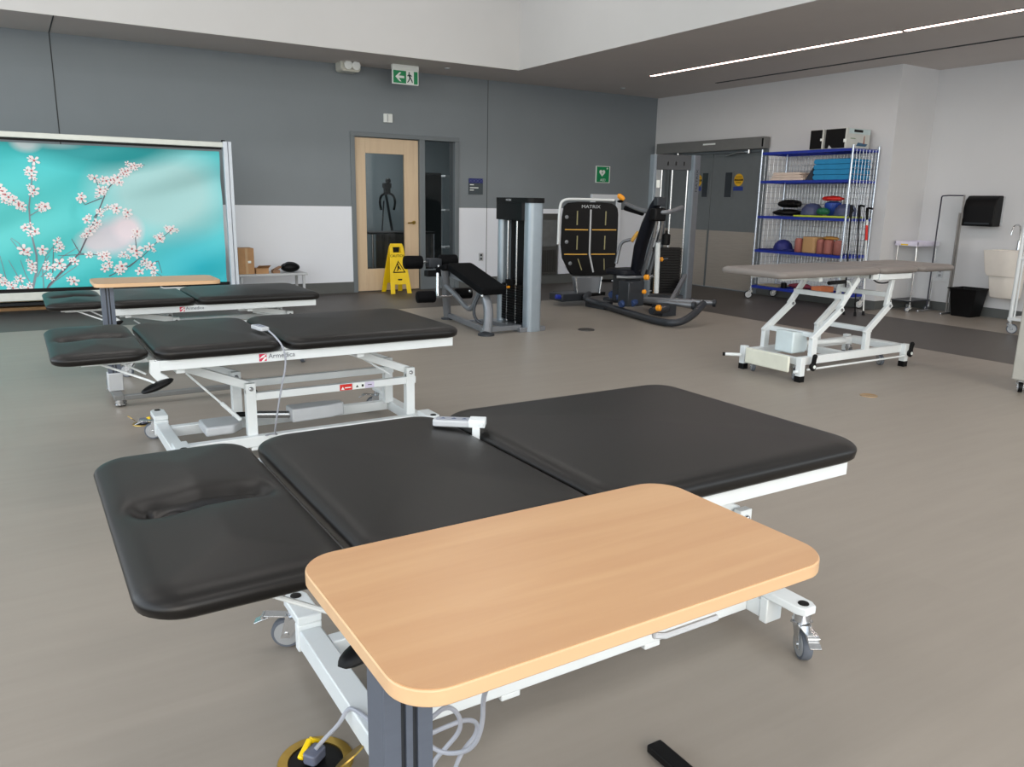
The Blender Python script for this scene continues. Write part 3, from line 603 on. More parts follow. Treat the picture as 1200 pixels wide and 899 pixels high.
def slit(cx, cy, a=.118, dz=.05):
    def f(x, y):
        u = (x-cx)/a; v = y-cy-.012*math.sin(u*2.2)
        e = math.exp(-(abs(u)/1.25)**4)
        hole = max(0, 1-(abs(v)/(.020*(1.0-.35*u)))**2)**.5*(1 if abs(u) < 1 else 0)
        side = math.exp(-(v/.045)**2)*.022*e + math.exp(-(v/.10)**2)*.012*math.exp(-(abs(u)/1.5)**2)
        pk = sum(.012*math.exp(-(((x-cx-sx*a)/.035)**2+((v)/.045)**2)) for sx in (-1, 1))
        return min(.056, side+pk+hole*dz*.9)
    return f
def make_bed(H=.605, dy=0):
    t = proto_thing('treatment_table', '', 'treatment table')
    hp = MB(); head_pad(hp, -1.168, -.455, -.775, .455, H+.008, .064, .085, slit(-.965, .02), .005, .055, .016); hp.build('head_pad', M_vinyl, t, angle=180)
    p2 = MB(); pad(p2, -.755, -.455, -.165, .455, H, .072, .085, er=.055, crown=.012); p2.build('back_pad', M_vinyl, t, angle=180)
    p3 = MB(); pad(p3, -.150, -.455, .82, .455, H, .072, .085, er=.055, crown=.012); p3.build('leg_pad', M_vinyl, t, angle=180)
    f = MB()
    for s in (-1, 1):
        f.box((-.745, s*.40-.02, H-.05), (.775, s*.40+.02, H-.002))
        f.box((-1.05, s*.30-.012, H-.022), (-.80, s*.30+.012, H+.006))
    for x in (-.74, -.16, .765): f.box((x-.015, -.40, H-.045), (x+.015, .40, H-.006))
    f.box((-1.075, -.31, H-.018), (-1.05, .31, H+.006))
    for s in (-1, 1): f.prism([(-.775, H-.002), (-.735, H-.002), (-.735, H-.06), (-.70, H-.085), (-.75, H-.10), (-.78, H-.06)], lambda u, v, s=s: (u, s*.40-.022, v), (0, .004, 0)); f.prism([(-.775, H-.002), (-.735, H-.002), (-.735, H-.06), (-.70, H-.085), (-.75, H-.10), (-.78, H-.06)], lambda u, v, s=s: (u, s*.40+.018, v), (0, .004, 0))
    f.build('top_frame', M_frame, t, .003)
    lb = MB(); x = -.27; y = -.4212; z = H-.026; lb.box((x-.018, y, z-.018), (x+.018, y+.001, z+.018), 0)
    lb.prism([(x-.018, z-.006), (x-.002, z+.010), (x+.018, z+.018), (x+.006, z+.002)], lambda u, v: (u, y-.0003, v), (0, -.0004, 0), 2); lb.prism([(x-.008, z-.018), (x+.012, z+.004), (x+.018, z-.004), (x+.004, z-.018)], lambda u, v: (u, y-.0003, v), (0, -.0004, 0), 2)
    lb.text('Armedica', .034, (x+.026, y, z+.004), (1, 0, 0), (0, 0, 1), 1, align='LEFT'); lb.build('maker_label', [mat('label_red', (205, 40, 80), .5), mat('label_grey', (120, 124, 134), .5), M_signw], t)
    # base
    b = MB()
    for sx in (-1, 1):
        X = sx*.66
        b.box((X-.032, -.2715, .065), (X+.032, .2715, .125))
        for sy in (-1, 1):
            b.prism([(X-.036, sy*.27), (X+.036, sy*.27), (X+.036, sy*.41), (X+.022, sy*.435), (X-.022, sy*.435), (X-.036, sy*.41)][::sy], lambda u, v: (u, v, .14), (0, 0, .026))
            b.box((X-.036, sy*.272, .055), (X+.036, sy*.302, .1395))
    for y in (-.195, .195): b.box((-.627, y-.024, .066), (.627, y+.024, .122))
    b.box((.20, -.215, .046), (.26, -.18, .0659)); b.box((-.30, -.215, .046), (-.24, -.18, .0659))
    b.build('base_frame', M_frame, t, .004)
    cp = MB()
    for sx in (-1, 1):
        for sy in (-1, 1): cp = MB(); cp.lathe([(.017, .166), (.016, .169), (.008, .171)], (sx*.66, sy*.405, 0), (0, 0, 1), 16); cp.build('bolt_cap', M_black, t)
    for sx in (-1, 1):
        for sy in (-1, 1):
            caster(t, sx*.66, sy*.405, 1, ang=(PI-.45 if sx < 0 else (-PI/2-.55 if sy < 0 else PI-.6)))
    # lift: posts, side rails, parallel arms
    l = MB(); ps = ((-.28, -.645), (.625, .245))
    for y in (-.16, .16):
        for a, c in ps: l.box((a-.026, y-.022, .116), (a+.026, y+.022, .365))
        l.box((-.28, y-.018, .305), (.66, y+.018, .345))
    l.build('lift_posts', M_frame, t, .003)
    for y in (-.16, .16):
        for a, c in ps:
            m_ = MB(); yy = y*1.0; m_.obox((a+.01, yy+(.03 if y > 0 else .03), .375), (c, yy+.03, H-.075), .03, .045); m_.build('lift_arm', M_frame, t, .004)
            m_ = MB(); m_.box((a-.026, y-.026, .345), (a+.026, y+.004, .40)); m_.lathe([(.012, 0), (.012, .008), (.006, .012)], (a, y-.026, .372), (0, -1, 0), 12, 1); m_.build('pivot_bracket', [M_frame, M_chrome], t, .003)
            m_ = MB(); m_.box((c-.035, y-.0, H-.10), (c+.03, y+.05, H-.076)); m_.build('arm_bracket', M_frame, t, .003)
    for c in (-.645, .245): m_ = MB(); m_.box((c-.02, -.39, H-.075), (c+.02, .39, H-.048)); m_.build('cross_tube', M_frame, t, .003)
    g = MB(); g.cyl((-.33, -.13, .20), (-.58, -.13, H-.13), .006, n=10); g.cyl((-.33, -.13, .20), (-.42, -.13, .30), .011, n=10); g.build('gas_strut', M_frame, t)
    g = MB(); g.cyl((.52, -.12, .36), (.33, -.12, H-.12), .006, n=10); g.build('gas_strut', M_frame, t)
    a = MB(); a.cyl((-.27, 0, .19), (-.03, -.02, .165), .02, n=16, mi=0); a.cyl((-.32, 0, .195), (-.26, 0, .19), .014, n=12, mi=2)
    a.prism([(-.04, -.07), (.18, -.06), (.27, -.03), (.27, .03), (.18, .06), (-.04, .06)], lambda u, v: (u, v-.01, .13), (0, 0, .075), 1); a.build('actuator', [M_chrome, M_plast, M_black], t, .008)
    c = MB(); c.prism([(-.50, -.10), (-.36, -.10), (-.30, -.04), (-.30, .06), (-.34, .10), (-.50, .10)], lambda u, v: (u, v, .118), (0, 0, .05)); c.build('control_box', M_plast, t, .01)
    r = MB(); r.tube([(-.98, -.31, H-.012), (-.80, -.40, H-.085), (-.765, -.43, H-.10)], .0055); r.tube([(-.90, -.26, H-.015), (-.79, -.36, H-.07)], .005)
    rl = r.build('release_lever', M_frame, t)
    r = MB(); r.sphere((-.755, -.43, H-.115), .085, 16, 0, (.9, .42, .22)); v = Vector((-.755, -.43, H-.115))
    r.v = [v+Matrix.Rotation(-.35, 3, 'Y')@(q-v) for q in r.v]; r.build('paddle', M_black, rl)
    return t
bed = make_bed()
def red_label(t):      # red warning label on the side rail
    pass
bed['label'] = 'nearest black three-section treatment table on white frame, behind the beech overbed table'
beds = [make_bed(.617), bed, make_bed(.52)]
for o, (x, y, z), lb in zip(beds, ((1.28, 1.81, 0), (1.25, 4.30, 0), (1.315, 6.88, 0)), ('large black vinyl treatment table closest to the viewer, beside the big beech tabletop', 'middle black treatment table with white lift frame fully in view, grey handset on its edge', 'farthest black treatment table, partly behind the small wooden table top, in front of the banner')):
    o.location = (x, y, z); o['label'] = lb; o['group'] = 'black three-section treatment tables'
bpy.context.view_layer.update()
for ch in list(bpy.data.objects):
    if ch.name.startswith('release_lever') and ch.parent == beds[0]:
        for k in bpy.data.objects:
            if k.parent == ch: k.location = (.01, 0, -.038)
# sticker on the middle bed's side rail
WORLD['x'] = Vector(); 
s = MB(); Y = -.18-.0015
s.box((.20, Y, .308), (.27, Y+.001, .342), 0); s.box((.275, Y, .308), (.345, Y+.001, .342), 1); s.box((.345, Y, .308), (.40, Y+.001, .342), 2)
s.prism([(.206, .312), (.216, .330), (.226, .312)], lambda u, v: (u, Y-.0002, v), (0, -.0004, 0), 3); s.box((.228, Y-.0003, .319), (.264, Y, .325), 3)
s.prism([(.292, .318), (.30, .332), (.308, .318)], lambda u, v: (u, Y-.0002, v), (0, -.0004, 0), 4); s.box((.326, Y-.0003, .318), (.338, Y, .332), 4); s.box((.362, Y-.0003, .324), (.386, Y, .328), 4)
WORLD[beds[1].name] = Vector((0, 0, 0)); s.build('warning_label', [M_red, M_signw, mat('label_lilac', (206, 200, 224), .5), M_signw, M_black], beds[1])

# handsets
def handset(loc, rz, name, label, cordpts, bracket=False):
    t = thing(name, label, 'hand control', loc)
    Rm = Matrix.Rotation(rz, 3, 'Z'); o = Vector(loc)
    def tr(m_): m_.v = [o+Rm@v for v in m_.v]; return m_
    m_ = MB(); m_.prism(rrect(-.075, -.024, .055, .024, .012, 5), lambda u, v: (u, v, 0), (0, 0, .020)); tr(m_).build('body', M_plast, t, .004)
    m_ = MB(); m_.prism(rrect(-.065, -.017, .04, .017, .008, 4), lambda u, v: (u, v, .0205), (0, 0, .0012)); 
    for k in (-.045, -.012, .02): m_.prism([(k-.008, -.006), (k+.008, -.006), (k, .008)], lambda u, v: (u, v, .0217), (0, 0, .0006), 1)
    tr(m_).build('button_panel', [mat('button_grey', (150, 155, 165), .4), mat('button_blue', (74, 88, 120), .4)], t)
    if bracket:
        m_ = MB(); m_.box((.035, -.03, .002), (.085, .018, .026)); m_.box((.047, -.032, -.055), (.07, -.026, .004)); m_.box((.05, -.028, -.05), (.056, .012, .0)); m_.lathe([(.006, 0), (.006, .003)], (.075, -.031, .014), (0, -1, 0), 10, 0); tr(m_).build('holder', M_frame, t, .003)
    if cordpts:
        m_ = MB(); m_.tube(cordpts, .0045, smooth=3, n=8); m_.build('cord', M_cord, t)
    return t
P = aty
zb = .68
handset((1.085, 2.045, .685), math.radians(-36), 'hand_control', 'grey handset in a white holder at the far seam of the nearest table', None, True)
handset((1.03, 4.12, zb), math.radians(99), 'hand_control', 'grey handset with trailing cord on the edge of the middle table', [(1.045, 3.995, .69), (1.05, 3.90, .675), (1.075, 3.855, .63), (1.085, 3.845, .55), (1.05, 3.855, .40), (1.03, 3.90, .22), (1.05, 4.0, .15), (1.08, 4.05, .128), (1.06, 4.09, .125), (1.02, 4.06, .128)])

# ------------------------------------------------------------------ overbed tables
def make_overbed(Ht=.80):
    t = proto_thing('overbed_table', '', 'overbed table')
    out = rrect(-.378, -.209, .378, .209, (.065, .06, .06, .065), 10)
    m_ = MB(); m_.prism(out, lambda u, v: (u, v, Ht-.024), (0, 0, .022)); 
    e = m_.build('edge_band', M_beechedge, t, .0018)
    m_ = MB(); o2 = [(u*.9955, v*.992) for u, v in out]; m_.prism(o2, lambda u, v: (u, v, Ht-.005), (0, 0, .0045)); m_.build('tabletop', M_beech, t)
    px, py = -.297, 0
    m_ = MB(); m_.box((px-.037, py-.028, .08), (px+.037, py+.028, Ht-.03), 0)
    for k0, k1 in ((-.037, -.012), (-.004, .006), (.014, .037)): m_.box((px+k0, py-.034, .08), (px+k1, py-.028, Ht-.03), 0)
    m_.box((px-.012, py-.0285, .08), (px-.004, py-.0278, Ht-.03), 1); m_.box((px+.006, py-.0285, .08), (px+.014, py-.0278, Ht-.03), 1)
    m_.build('post', [M_post, M_dgrey], t, .003)
    m_ = MB(); m_.box((px+.038, py-.025, Ht-.05), (.15, py+.03, Ht-.027)); m_.build('bracket', M_dgrey, t, .003)
    m_ = MB(); m_.box((px-.03, -.18, .045), (px+.03, .36, .08)); m_.box((px+.03, -.18, .045), (.52, -.13, .075)); m_.build('base', mat('base_grey', (120, 122, 122), .45, .2), t, .004)
    m_ = MB(); m_.box((px-.045, -.045, .08), (px+.045, .045, .20)); m_.build('post_housing', M_plast, t, .006)
    m_ = MB(); m_.box((.515, -.24, .012), (.56, .345, .034)); m_.build('foot_bar', M_black, t, .004)
    m_ = MB(); m_.tube([(.0, -.20, Ht-.028), (.0, -.20, Ht-.034), (.02, -.20, Ht-.04), (.12, -.20, Ht-.04)], .005); m_.build('height_lever', M_plast, t)
    for (x, y) in ((px, -.16), (px, .33)): caster(t, x, y, 1, r=.022, z_top=.05, brake=False, ang=.8, mrub=M_black)
    return t
o1 = make_overbed()
o1['label'] = 'large beech overbed table in the foreground on a slate blue post'
o2 = copy_tree(o1); o2['label'] = 'far overbed table with a thin wooden top, between the two distant treatment tables'
for o in (o1, o2): o['group'] = 'beech overbed tables'
o1.location = (.70, .937, 0); o2.location = (.775, 5.72, 0)
# grey cord looping under the nearest table
mb = MB()
def AZ(l): return [atz(*q) for q in l]
mb.tube(AZ([(575, 800, .56), (566, 815, .50), (566, 850, .42), (555, 878, .36), (530, 884, .33), (512, 880, .33), (500, 870, .34)]), .0045, smooth=3, n=8)
mb.tube(AZ([(505, 842, .46), (524, 826, .45), (539, 838, .42), (540, 856, .38), (524, 875, .34), (508, 892, .30), (500, 915, .25)]), .0045, smooth=3, n=8)
mb.tube(AZ([(500, 862, .40), (522, 852, .40), (545, 843, .40), (560, 846, .38), (558, 862, .35), (545, 876, .33), (536, 892, .30), (528, 920, .24)]), .0045, smooth=3, n=8)
WORLD[beds[0].name] = Vector((1.28, 1.81, 0)); mb.build('hanging_cord', M_cord, beds[0])
# ------------------------------------------------------------------ floor boxes
def floorbox(x, y, label, r=.085, plug=True, ang=0):
    t = thing('floor_outlet', label, 'floor outlet', (x, y, 0))
    m_ = MB(); m_.lathe([(r*.72, .002), (r*.72, .006), (r*.97, .006), (r, .002)], (x, y, 0), (0, 0, 1), 40); m_.build('brass_ring', M_brass, t)
    m_ = MB(); m_.lathe([(r*.72, .0025), (r*.60, .004), (r*.2, .004)], (x, y, 0), (0, 0, 1), 32); m_.build('socket', M_black, t)
    d = Vector((math.cos(ang), math.sin(ang), 0)); s_ = Vector((-d.y, d.x, 0)); o = Vector((x, y, 0))
    m_ = MB(); m_.lathe([(r*.45, 0), (r*.45, .004)], o-d*r*1.1+Vector((0, 0, .045)), (d+Vector((0, 0, 1.1))), 24); m_.build('lid', M_brass, t)
    if plug:
        m_ = MB(); m_.prism(rrect(-.016, -.026, .022, .026, .01, 4), lambda u, v: o+d*u+s_*v+Vector((0, 0, .006)), (0, 0, .028)); m_.build('plug', mat('grey_plug', (96, 102, 120), .4), t, .004)
        m_ = MB(); m_.obox(o+d*.025+s_*.028+Vector((0, 0, .02)), o+d*.03-s_*.02+Vector((0, 0, .04)), .014, .012); m_.obox(o+d*.03-s_*.02+Vector((0, 0, .04)), o+d*.02-s_*.045+Vector((0, 0, .02)), .014, .012); m_.build('yellow_tag', M_yel, t, .003)
    return t
c0 = atz(370, 893)
floorbox(c0.x, c0.y, 'open brass floor outlet with a plug and yellow tag, beside the nearest post', .092, True, 2.2)
mb = MB(); mb.tube([(c0.x, c0.y, .035), (c0.x+.03, c0.y+.01, .05), (c0.x+.06, c0.y-.01, .09), (c0.x+.085, c0.y-.005, .126), (c0.x+.10, c0.y-.05, .132), (c0.x+.12, c0.y-.14, .131), (c0.x+.125, c0.y-.2, .131)], .0055, smooth=3); tag(mb.build('floor_cable', M_cord), 'thick grey cable running from the brass floor outlet over the white cross bar', 'cable')
c1 = atz(168, 497); floorbox(c1.x, c1.y, 'small open brass floor outlet left of the middle table base', .06, True, 0.2)
p = atz(1018, 464); mb = MB(); mb.lathe([(.062, .002), (.06, .006), (.05, .006), (.048, .0045), (.01, .0045)], (p.x, p.y, 0), (0, 0, 1), 32); tag(mb.build('floor_cover', mat('cover_tan', (168, 140, 104), .4, .4)), 'round tan brass floor cover on the open floor at right', 'floor cover')
p = atz(687, 387); mb = MB(); mb.lathe([(.09, .002), (.085, .012), (.02, .014)], (p.x, p.y, 0), (0, 0, 1), 32); tag(mb.build('floor_cover', mat('cover_dark', (60, 58, 56), .5)), 'dark flat floor cover in front of the leg press', 'floor cover')
p = atz(666, 345); 
mb = MB(); mb.lathe([(.09, 0), (.085, .012), (.02, .014)], (7.9, 10.2, 0), (0, 0, 1), 24); tag(mb.build('floor_cover', mat('cover_dark', (60, 58, 56), .5)), 'dark floor cover near the back wall behind the leg press', 'floor cover')

# ------------------------------------------------------------------ wet floor sign
xs, yw = 4.72, 10.82
t = thing('wet_floor_sign', 'yellow folding wet floor sign standing in front of the wood door', 'caution sign', (xs, yw, 0))
for s in (-1, 1):
    m_ = MB(); out = [(-.165, 0), (-.145, .30), (-.11, .66), (-.085, .70), (.085, .70), (.11, .66), (.145, .30), (.165, 0), (.10, 0), (.085, .12), (-.085, .12), (-.10, 0)]
    # panel with a hand hole: built as strips
    fn = lambda u, v, s=s: (xs+u, yw+s*(.17-.235*v), v)
    d = (0, .012, 0)
    m_.prism([(-.165, 0), (-.143, .30), (-.115, .58), (.115, .58), (.143, .30), (.165, 0), (.095, 0), (.085, .13), (-.085, .13), (-.095, 0)][::-1], fn, d)
    m_.prism([(-.115, .58), (-.105, .68), (-.06, .68), (-.06, .58)], fn, d); m_.prism([(.06, .58), (.06, .68), (.105, .68), (.115, .58)], fn, d); m_.prism([(-.105, .66), (-.09, .71), (.09, .71), (.105, .66)], fn, d)
    m_.build('panel', M_yel, t, .004)
fn = lambda u, v: (xs+u, yw-(.17-.235*v)-.002, v)
m_ = MB(); yd = Vector((0, .235, 1)).normalized()
m_.text('CAUTION', .052, fn(0, .535), (1, 0, 0), yd, 0)
def tri(s, c=(0, .36)): return [(c[0]-s, c[1]-s*.62), (c[0]+s, c[1]-s*.62), (c[0], c[1]+s*1.1)]
o_, i_ = tri(.10), tri(.078)
for k in range(3): m_.prism([o_[k], o_[(k+1) % 3], i_[(k+1) % 3], i_[k]], fn, (0, -.0015, 0))
m_.prism([(-.02, .395), (0, .405), (.012, .375), (.035, .345), (.028, .338), (.0, .36), (-.015, .33), (-.038, .322), (-.04, .33), (-.022, .342)], fn, (0, -.0015, 0)); m_.prism([(-.012+.013*math.cos(a), .418+.013*math.sin(a)) for a in [k*PI/4 for k in range(8)]], fn, (0, -.0015, 0))
m_.prism([(-.03, .19), (.03, .19), (.035, .21), (-.035, .21)], fn, (0, -.0015, 0))
m_.build('printing', M_black, t)

# ------------------------------------------------------------------ leg curl machine
def TB(par, name, m, pts, r, **k): q = MB(); q.tube(pts, r, **k); return q.build(name, m, par)
t = thing('leg_curl_machine', 'grey prone leg curl machine with black pad, rollers and silver weight tower', 'exercise machine', (4.25, 7.5, 0))
tx0, tx1 = 4.50, 4.68
m_ = MB()
m_.prism(rrect(tx0, 6.93, tx1, 7.07, .05, 8), lambda u, v: (u, v, .0), (0, 0, 1.33)); m_.build('column', M_silver, t, .003)
m_ = MB(); m_.prism(rrect(tx0, 7.50, tx1, 7.60, .045, 8), lambda u, v: (u, v, .0), (0, 0, 1.33)); m_.build('column', M_silver, t, .003)
m_ = MB(); m_.prism(rrect(tx0-.02, 6.915, tx1+.01, 7.62, .06, 8), lambda u, v: (u, v, 1.33), (0, 0, .05)); m_.prism(rrect(tx0-.012, 7.05, tx1-.02, 7.615, .04, 6), lambda u, v: (u, v, 1.15), (0, 0, .179)); m_.text('MATRIX', .03, (tx0-.0225, 7.32, 1.355), (0, -1, 0), (0, 0, 1), 1); m_.build('top_housing', [M_black, M_plast], t, .004)
m_ = MB(); m_.box((tx1-.05, 7.05, .04), (tx1-.02, 7.50, 1.16)); m_.build('rear_shroud', M_black, t)
m_ = MB()
for k in range(14): m_.box((tx0+.02, 7.10, .08+k*.028), (tx1-.06, 7.50, .08+k*.028+.025))
m_.build('weight_stack', M_black, t, .002)
for y in (7.22, 7.40):
    m_ = MB(); m_.cyl((4.53, y, .06), (4.53, y, 1.14), .011, n=10); m_.build('guide_rod', M_chrome, t)
m_ = MB(); m_.box((4.49, 7.25, .47), (4.56, 7.38, .52)); m_.cyl((4.53, 7.31, .5), (4.53, 7.31, 1.12), .004, n=6); m_.cyl((4.47, 7.31, .44), (4.50, 7.31, .44), .014, n=10, mi=1); m_.build('selector', [M_black, M_orange], t)
m_ = MB(); m_.box((4.42, 6.95, 0), (4.74, 7.68, .05)); m_.obox((3.98, 7.0, .05), (4.46, 7.02, .05), .05, .05); m_.obox((4.02, 7.0, .05), (4.18, 8.1, .05), .05, .05); m_.obox((4.14, 7.62, .04), (4.46, 7.62, .04), .05, .04); m_.build('base_rail', M_mgrey, t, .004)
m_ = MB(); m_.tube([(4.02, 6.96, .02), (4.06, 7.0, .10), (4.10, 7.06, .25), (4.10, 7.12, .36), (4.08, 7.2, .43)], .05, smooth=2, n=12); m_.lathe([(.085, 0), (.085, .02), (.05, .03)], (4.01, 6.95, 0), (0, 0, 1), 24, 1); m_.build('front_leg', [M_mgrey, M_dgrey], t)
m_ = MB(); m_.tube([(4.17, 8.12, .02), (4.12, 8.06, .25), (4.06, 7.95, .48), (4.02, 7.9, .60)], .045, smooth=2, n=12); m_.lathe([(.08, 0), (.08, .02), (.05, .03)], (4.18, 8.13, 0), (0, 0, 1), 24, 1); m_.build('rear_leg', [M_mgrey, M_dgrey], t)
TB(t, 'brace_tube', M_mgrey, [(4.06, 8.0, .42), (4.08, 7.75, .33), (4.09, 7.5, .20), (4.09, 7.38, .22), (4.09, 7.25, .40)], .028, smooth=2, n=10)
TB(t, 'handle', M_dgrey, [(4.02, 7.12, .40), (3.97, 7.15, .27), (3.96, 7.1, .15), (4.02, 7.02, .10), (4.06, 7.04, .16)], .016, smooth=2)
def slab(par, name, m, c, ux, uy, th, bev=.02):
    c, ux, uy = Vector(c), Vector(ux), Vector(uy); n_ = ux.cross(uy).normalized(); q = MB()
    out = rrect(-1, -1, 1, 1, .18, 6); q.prism(out, lambda u, v: c+ux*u+uy*v-n_*th/2, n_*th); return q.build(name, m, par, bev, 3)
slab(t, 'bench_pad', M_foam, (4.15, 7.42, .535), (.155, 0, 0), (.005, .40, .10), .08)
slab(t, 'bench_pad', M_foam, (4.14, 7.93, .60), (.16, 0, 0), (0, .12, -.03), .07)
m_ = MB(); m_.obox((4.14, 7.1, .45), (4.12, 7.95, .55), .08, .07); m_.build('bench_beam', M_mgrey, t, .004)
def roller(par, c, ax, L, r):
    c, ax = Vector(c), Vector(ax).normalized(); q = MB(); q.lathe([(r*.6, -L/2), (r*.93, -L/2+.005), (r, -L/2+.02), (r, L/2-.02), (r*.93, L/2-.005), (r*.6, L/2)], c, ax, 24); h = q.build('roller_pad', M_foam, par)
for c in (aty(484, 307.5, 8.15), aty(525, 306, 8.12)): roller(t, c, (1, -.12, 0), .21, .074)
roller(t, aty(499, 348, 7.9), (1, -.12, 0), .21, .065)
roller(t, aty(543, 344, 8.1), (1, -.12, 0), .2, .06)
a_ = aty(508, 308, 8.1); m_ = MB(); m_.prism(rrect(-.075, -.05, .075, .05, .02, 5), lambda u, v: (a_.x+u, a_.y-.06, a_.z+v), (0, .12, 0)); m_.build('cam_housing', M_dgrey, t, .006)
m_ = MB(); m_.cyl(aty(484, 307.5, 8.15), aty(533, 306, 8.12), .014); q_ = aty(508, 320, 8.05); m_.box((q_.x-.09, q_.y-.05, q_.z-.035), (q_.x+.09, q_.y+.05, q_.z+.03), 1); q_ = aty(513, 320, 8.0); m_.cyl(q_, aty(513, 349, 7.95), .022, n=12, mi=0); m_.cyl(aty(505, 349, 7.9), aty(545, 345, 8.1), .014, mi=0); m_.build('roller_arm', [M_chrome, M_black], t)
for q_ in (aty(514, 312, 7.98), aty(551, 341, 7.4), aty(565, 347, 6.98)): m_ = MB(); m_.sphere(q_, .018, 12); m_.build('knob', M_chrome, t)

# ------------------------------------------------------------------ leg press machine
t = thing('leg_press_machine', 'dark leg press machine with a big black footplate and leaning navy backrest', 'exercise machine', (6.6, 7.9, 0))
# footplate
yp = 8.55
pc = aty(691, 280, yp)
ux = Vector((.975, .2, 0)).normalized()*(-1); ux = Vector((.97, -.22, 0)).normalized()
hw = .41
n_ = Vector((-ux.y, ux.x, 0)); up = Vector((0, 0, 1))
fp = lambda u, v: pc+ux*u+up*v
out = [(-.39, .40), (-.30, .475), (.28, .475), (.39, .42), (.41, .30), (.41, -.33), (.37, -.45), (.30, -.485), (-.20, -.485), (-.26, -.46), (-.40, -.20)]
sm = []
for i in range(len(out)):
    a, b = Vector(out[i]), Vector(out[(i+1) % len(out)]); sm += [tuple(a*.8+b*.2), tuple(a*.2+b*.8)]
m_ = MB(); m_.prism(sm, fp, n_*.05); m_.build('footplate', M_black, t, .008)
m_ = MB()
def strip(u0, v0, u1, v1, w, mi): m_.obox(fp(u0, v0)-n_*.003, fp(u1, v1)-n_*.003, w, .006, mi, n_)
for v in (.12, -.20): strip(-.36, v, -.03, v-.002, .014, 0); strip(.03, v-.001, .38, v, .014, 0)
for (u, v) in ((-.19, .27), (.22, .27), (-.18, -.05), (.22, -.05)): strip(u, v-.09, u, v+.09, .014, 1)
strip(-.16, -.26, -.10, -.41, .012, 1); strip(.22, -.26, .23, -.41, .012, 1)
strip(0, .38, .005, -.2, .022, 2); strip(.005, -.2, .07, -.44, .022, 2)
m_.text('MATRIX', .058, fp(0, .415)-n_*.004, ux, up, 2, sx=1.3)
m_.build('foot_markings', [M_gold, M_olive, M_plast], t)
for (u, v) in ((-.34, .28), (-.33, -.04), (-.27, -.32)): m_ = MB(); m_.lathe([(.026, 0), (.024, .008), (.006, .01)], fp(u, v), -n_, 16); m_.build('plate_bolt', M_mgrey, t)
TB(t, 'guard_rail', M_frame, [fp(-.455, -.07)-n_*.02, fp(-.455, .42)-n_*.02, fp(-.40, .505)-n_*.02, fp(-.2, .51), fp(.33, .505)], .018, smooth=2, n=10)
# footplate carriage
q_ = aty(690, 335, 8.5)
m_ = MB(); m_.prism([(-.22, .12), (.20, .12), (.17, -.10), (-.16, -.10)][::-1], lambda u, v: q_+ux*u+up*v, n_*.10); m_.build('plate_mount', M_mgrey, t, .01)
for u in (-.2, .18): m_ = MB(); m_.cyl(q_+ux*u+up*.12-n_*.02, q_+ux*(u*.85)-up*.1-n_*.02, .014); m_.build('mount_rod', M_chrome, t)
m_ = MB(); m_.box((6.2, 8.6, .10), (6.85, 8.95, .15)); m_.build('carriage', M_black, t, .01)
m_ = MB(); g0 = aty(660, 345, 8.4); m_.box((g0.x+.02, 8.45, .07), (g0.x+.40, 8.75, .17)); m_.build('side_cover', M_dgrey, t, .01)
m_ = MB(); m_.lathe([(.03, 0), (.03, .06), (.02, .07)], (g0.x+.02, 8.5, .13), (-1, 0, .1), 14); m_.build('blue_knob', M_blue, t)
# frame base tubes
A = atz(688, 349, .06); B = atz(776, 378, .04); 
TB(t, 'base_tube', M_dgrey, [aty(690, 345, 8.5), aty(684, 350, 8.3), atz(705, 357, .05), atz(740, 368, .05), atz(776, 378, .045), atz(795, 379, .06), atz(812, 370, .12), atz(824, 356, .22)], .042, smooth=3, n=12)
TB(t, 'base_tube', M_dgrey, [(6.75, 8.5, .06), (6.9, 8.2, .08), (6.95, 7.6, .09), (6.7, 7.15, .10), (6.35, 7.1, .10)], .04, smooth=3, n=12)
for (p0, p1) in ((aty(715, 348, 8.1), aty(811, 358, 7.15)), (aty(745, 350, 8.1), aty(835, 355, 7.35))):
    m_ = MB(); m_.cyl(p0, p1, .032, n=14); m_.lathe([(.05, 0), (.05, .04), (.03, .045)], p1, p1-p0, 18, 1); m_.build('slide_tube', [M_mgrey, M_dgrey], t)
m_ = MB(); m_.box((6.62, 7.2, 0), (6.85, 7.4, .14)); m_.build('foot_block', M_dgrey, t, .008)
m_ = MB(); m_.box((6.35, 8.0, 0), (6.5, 8.4, .10)); m_.build('foot_block', M_dgrey, t, .008)
m_ = MB()
for k, (px, py, yy) in enumerate(((722, 349, 7.8), (735, 352, 7.7), (727, 357, 7.5), (740, 356, 7.4), (716, 346, 7.9))): q_ = aty(px, py, yy); m_ = MB(); m_.lathe([(.035, 0), (.045, .02), (.045, .09), (.03, .11)], q_, (1, -.5+.3*k, .2), 12); m_.build('linkage', mat('linkage_blue', (52, 74, 120), .45, .3), t)
# seat and its column
sp = aty(734, 318, 7.75)
m_ = MB(); m_.prism(rrect(-.22, -.2, .24, .2, .1, 6), lambda u, v: (sp.x+u, sp.y+v, sp.z-.04), (0, 0, .075)); m_.build('seat', M_navy, t, .025, 3)
m_ = MB(); m_.box((sp.x-.1, sp.y-.1, .14), (sp.x+.16, sp.y+.14, sp.z-.04)); m_.build('seat_column', M_dgrey, t, .01)
m_ = MB(); m_.tube([(sp.x-.25, sp.y-.12, sp.z-.05), (sp.x-.1, sp.y-.22, sp.z-.055), (sp.x+.24, sp.y-.22, sp.z-.05)], .02, smooth=1); m_.build('seat_frame', M_mgrey, t)
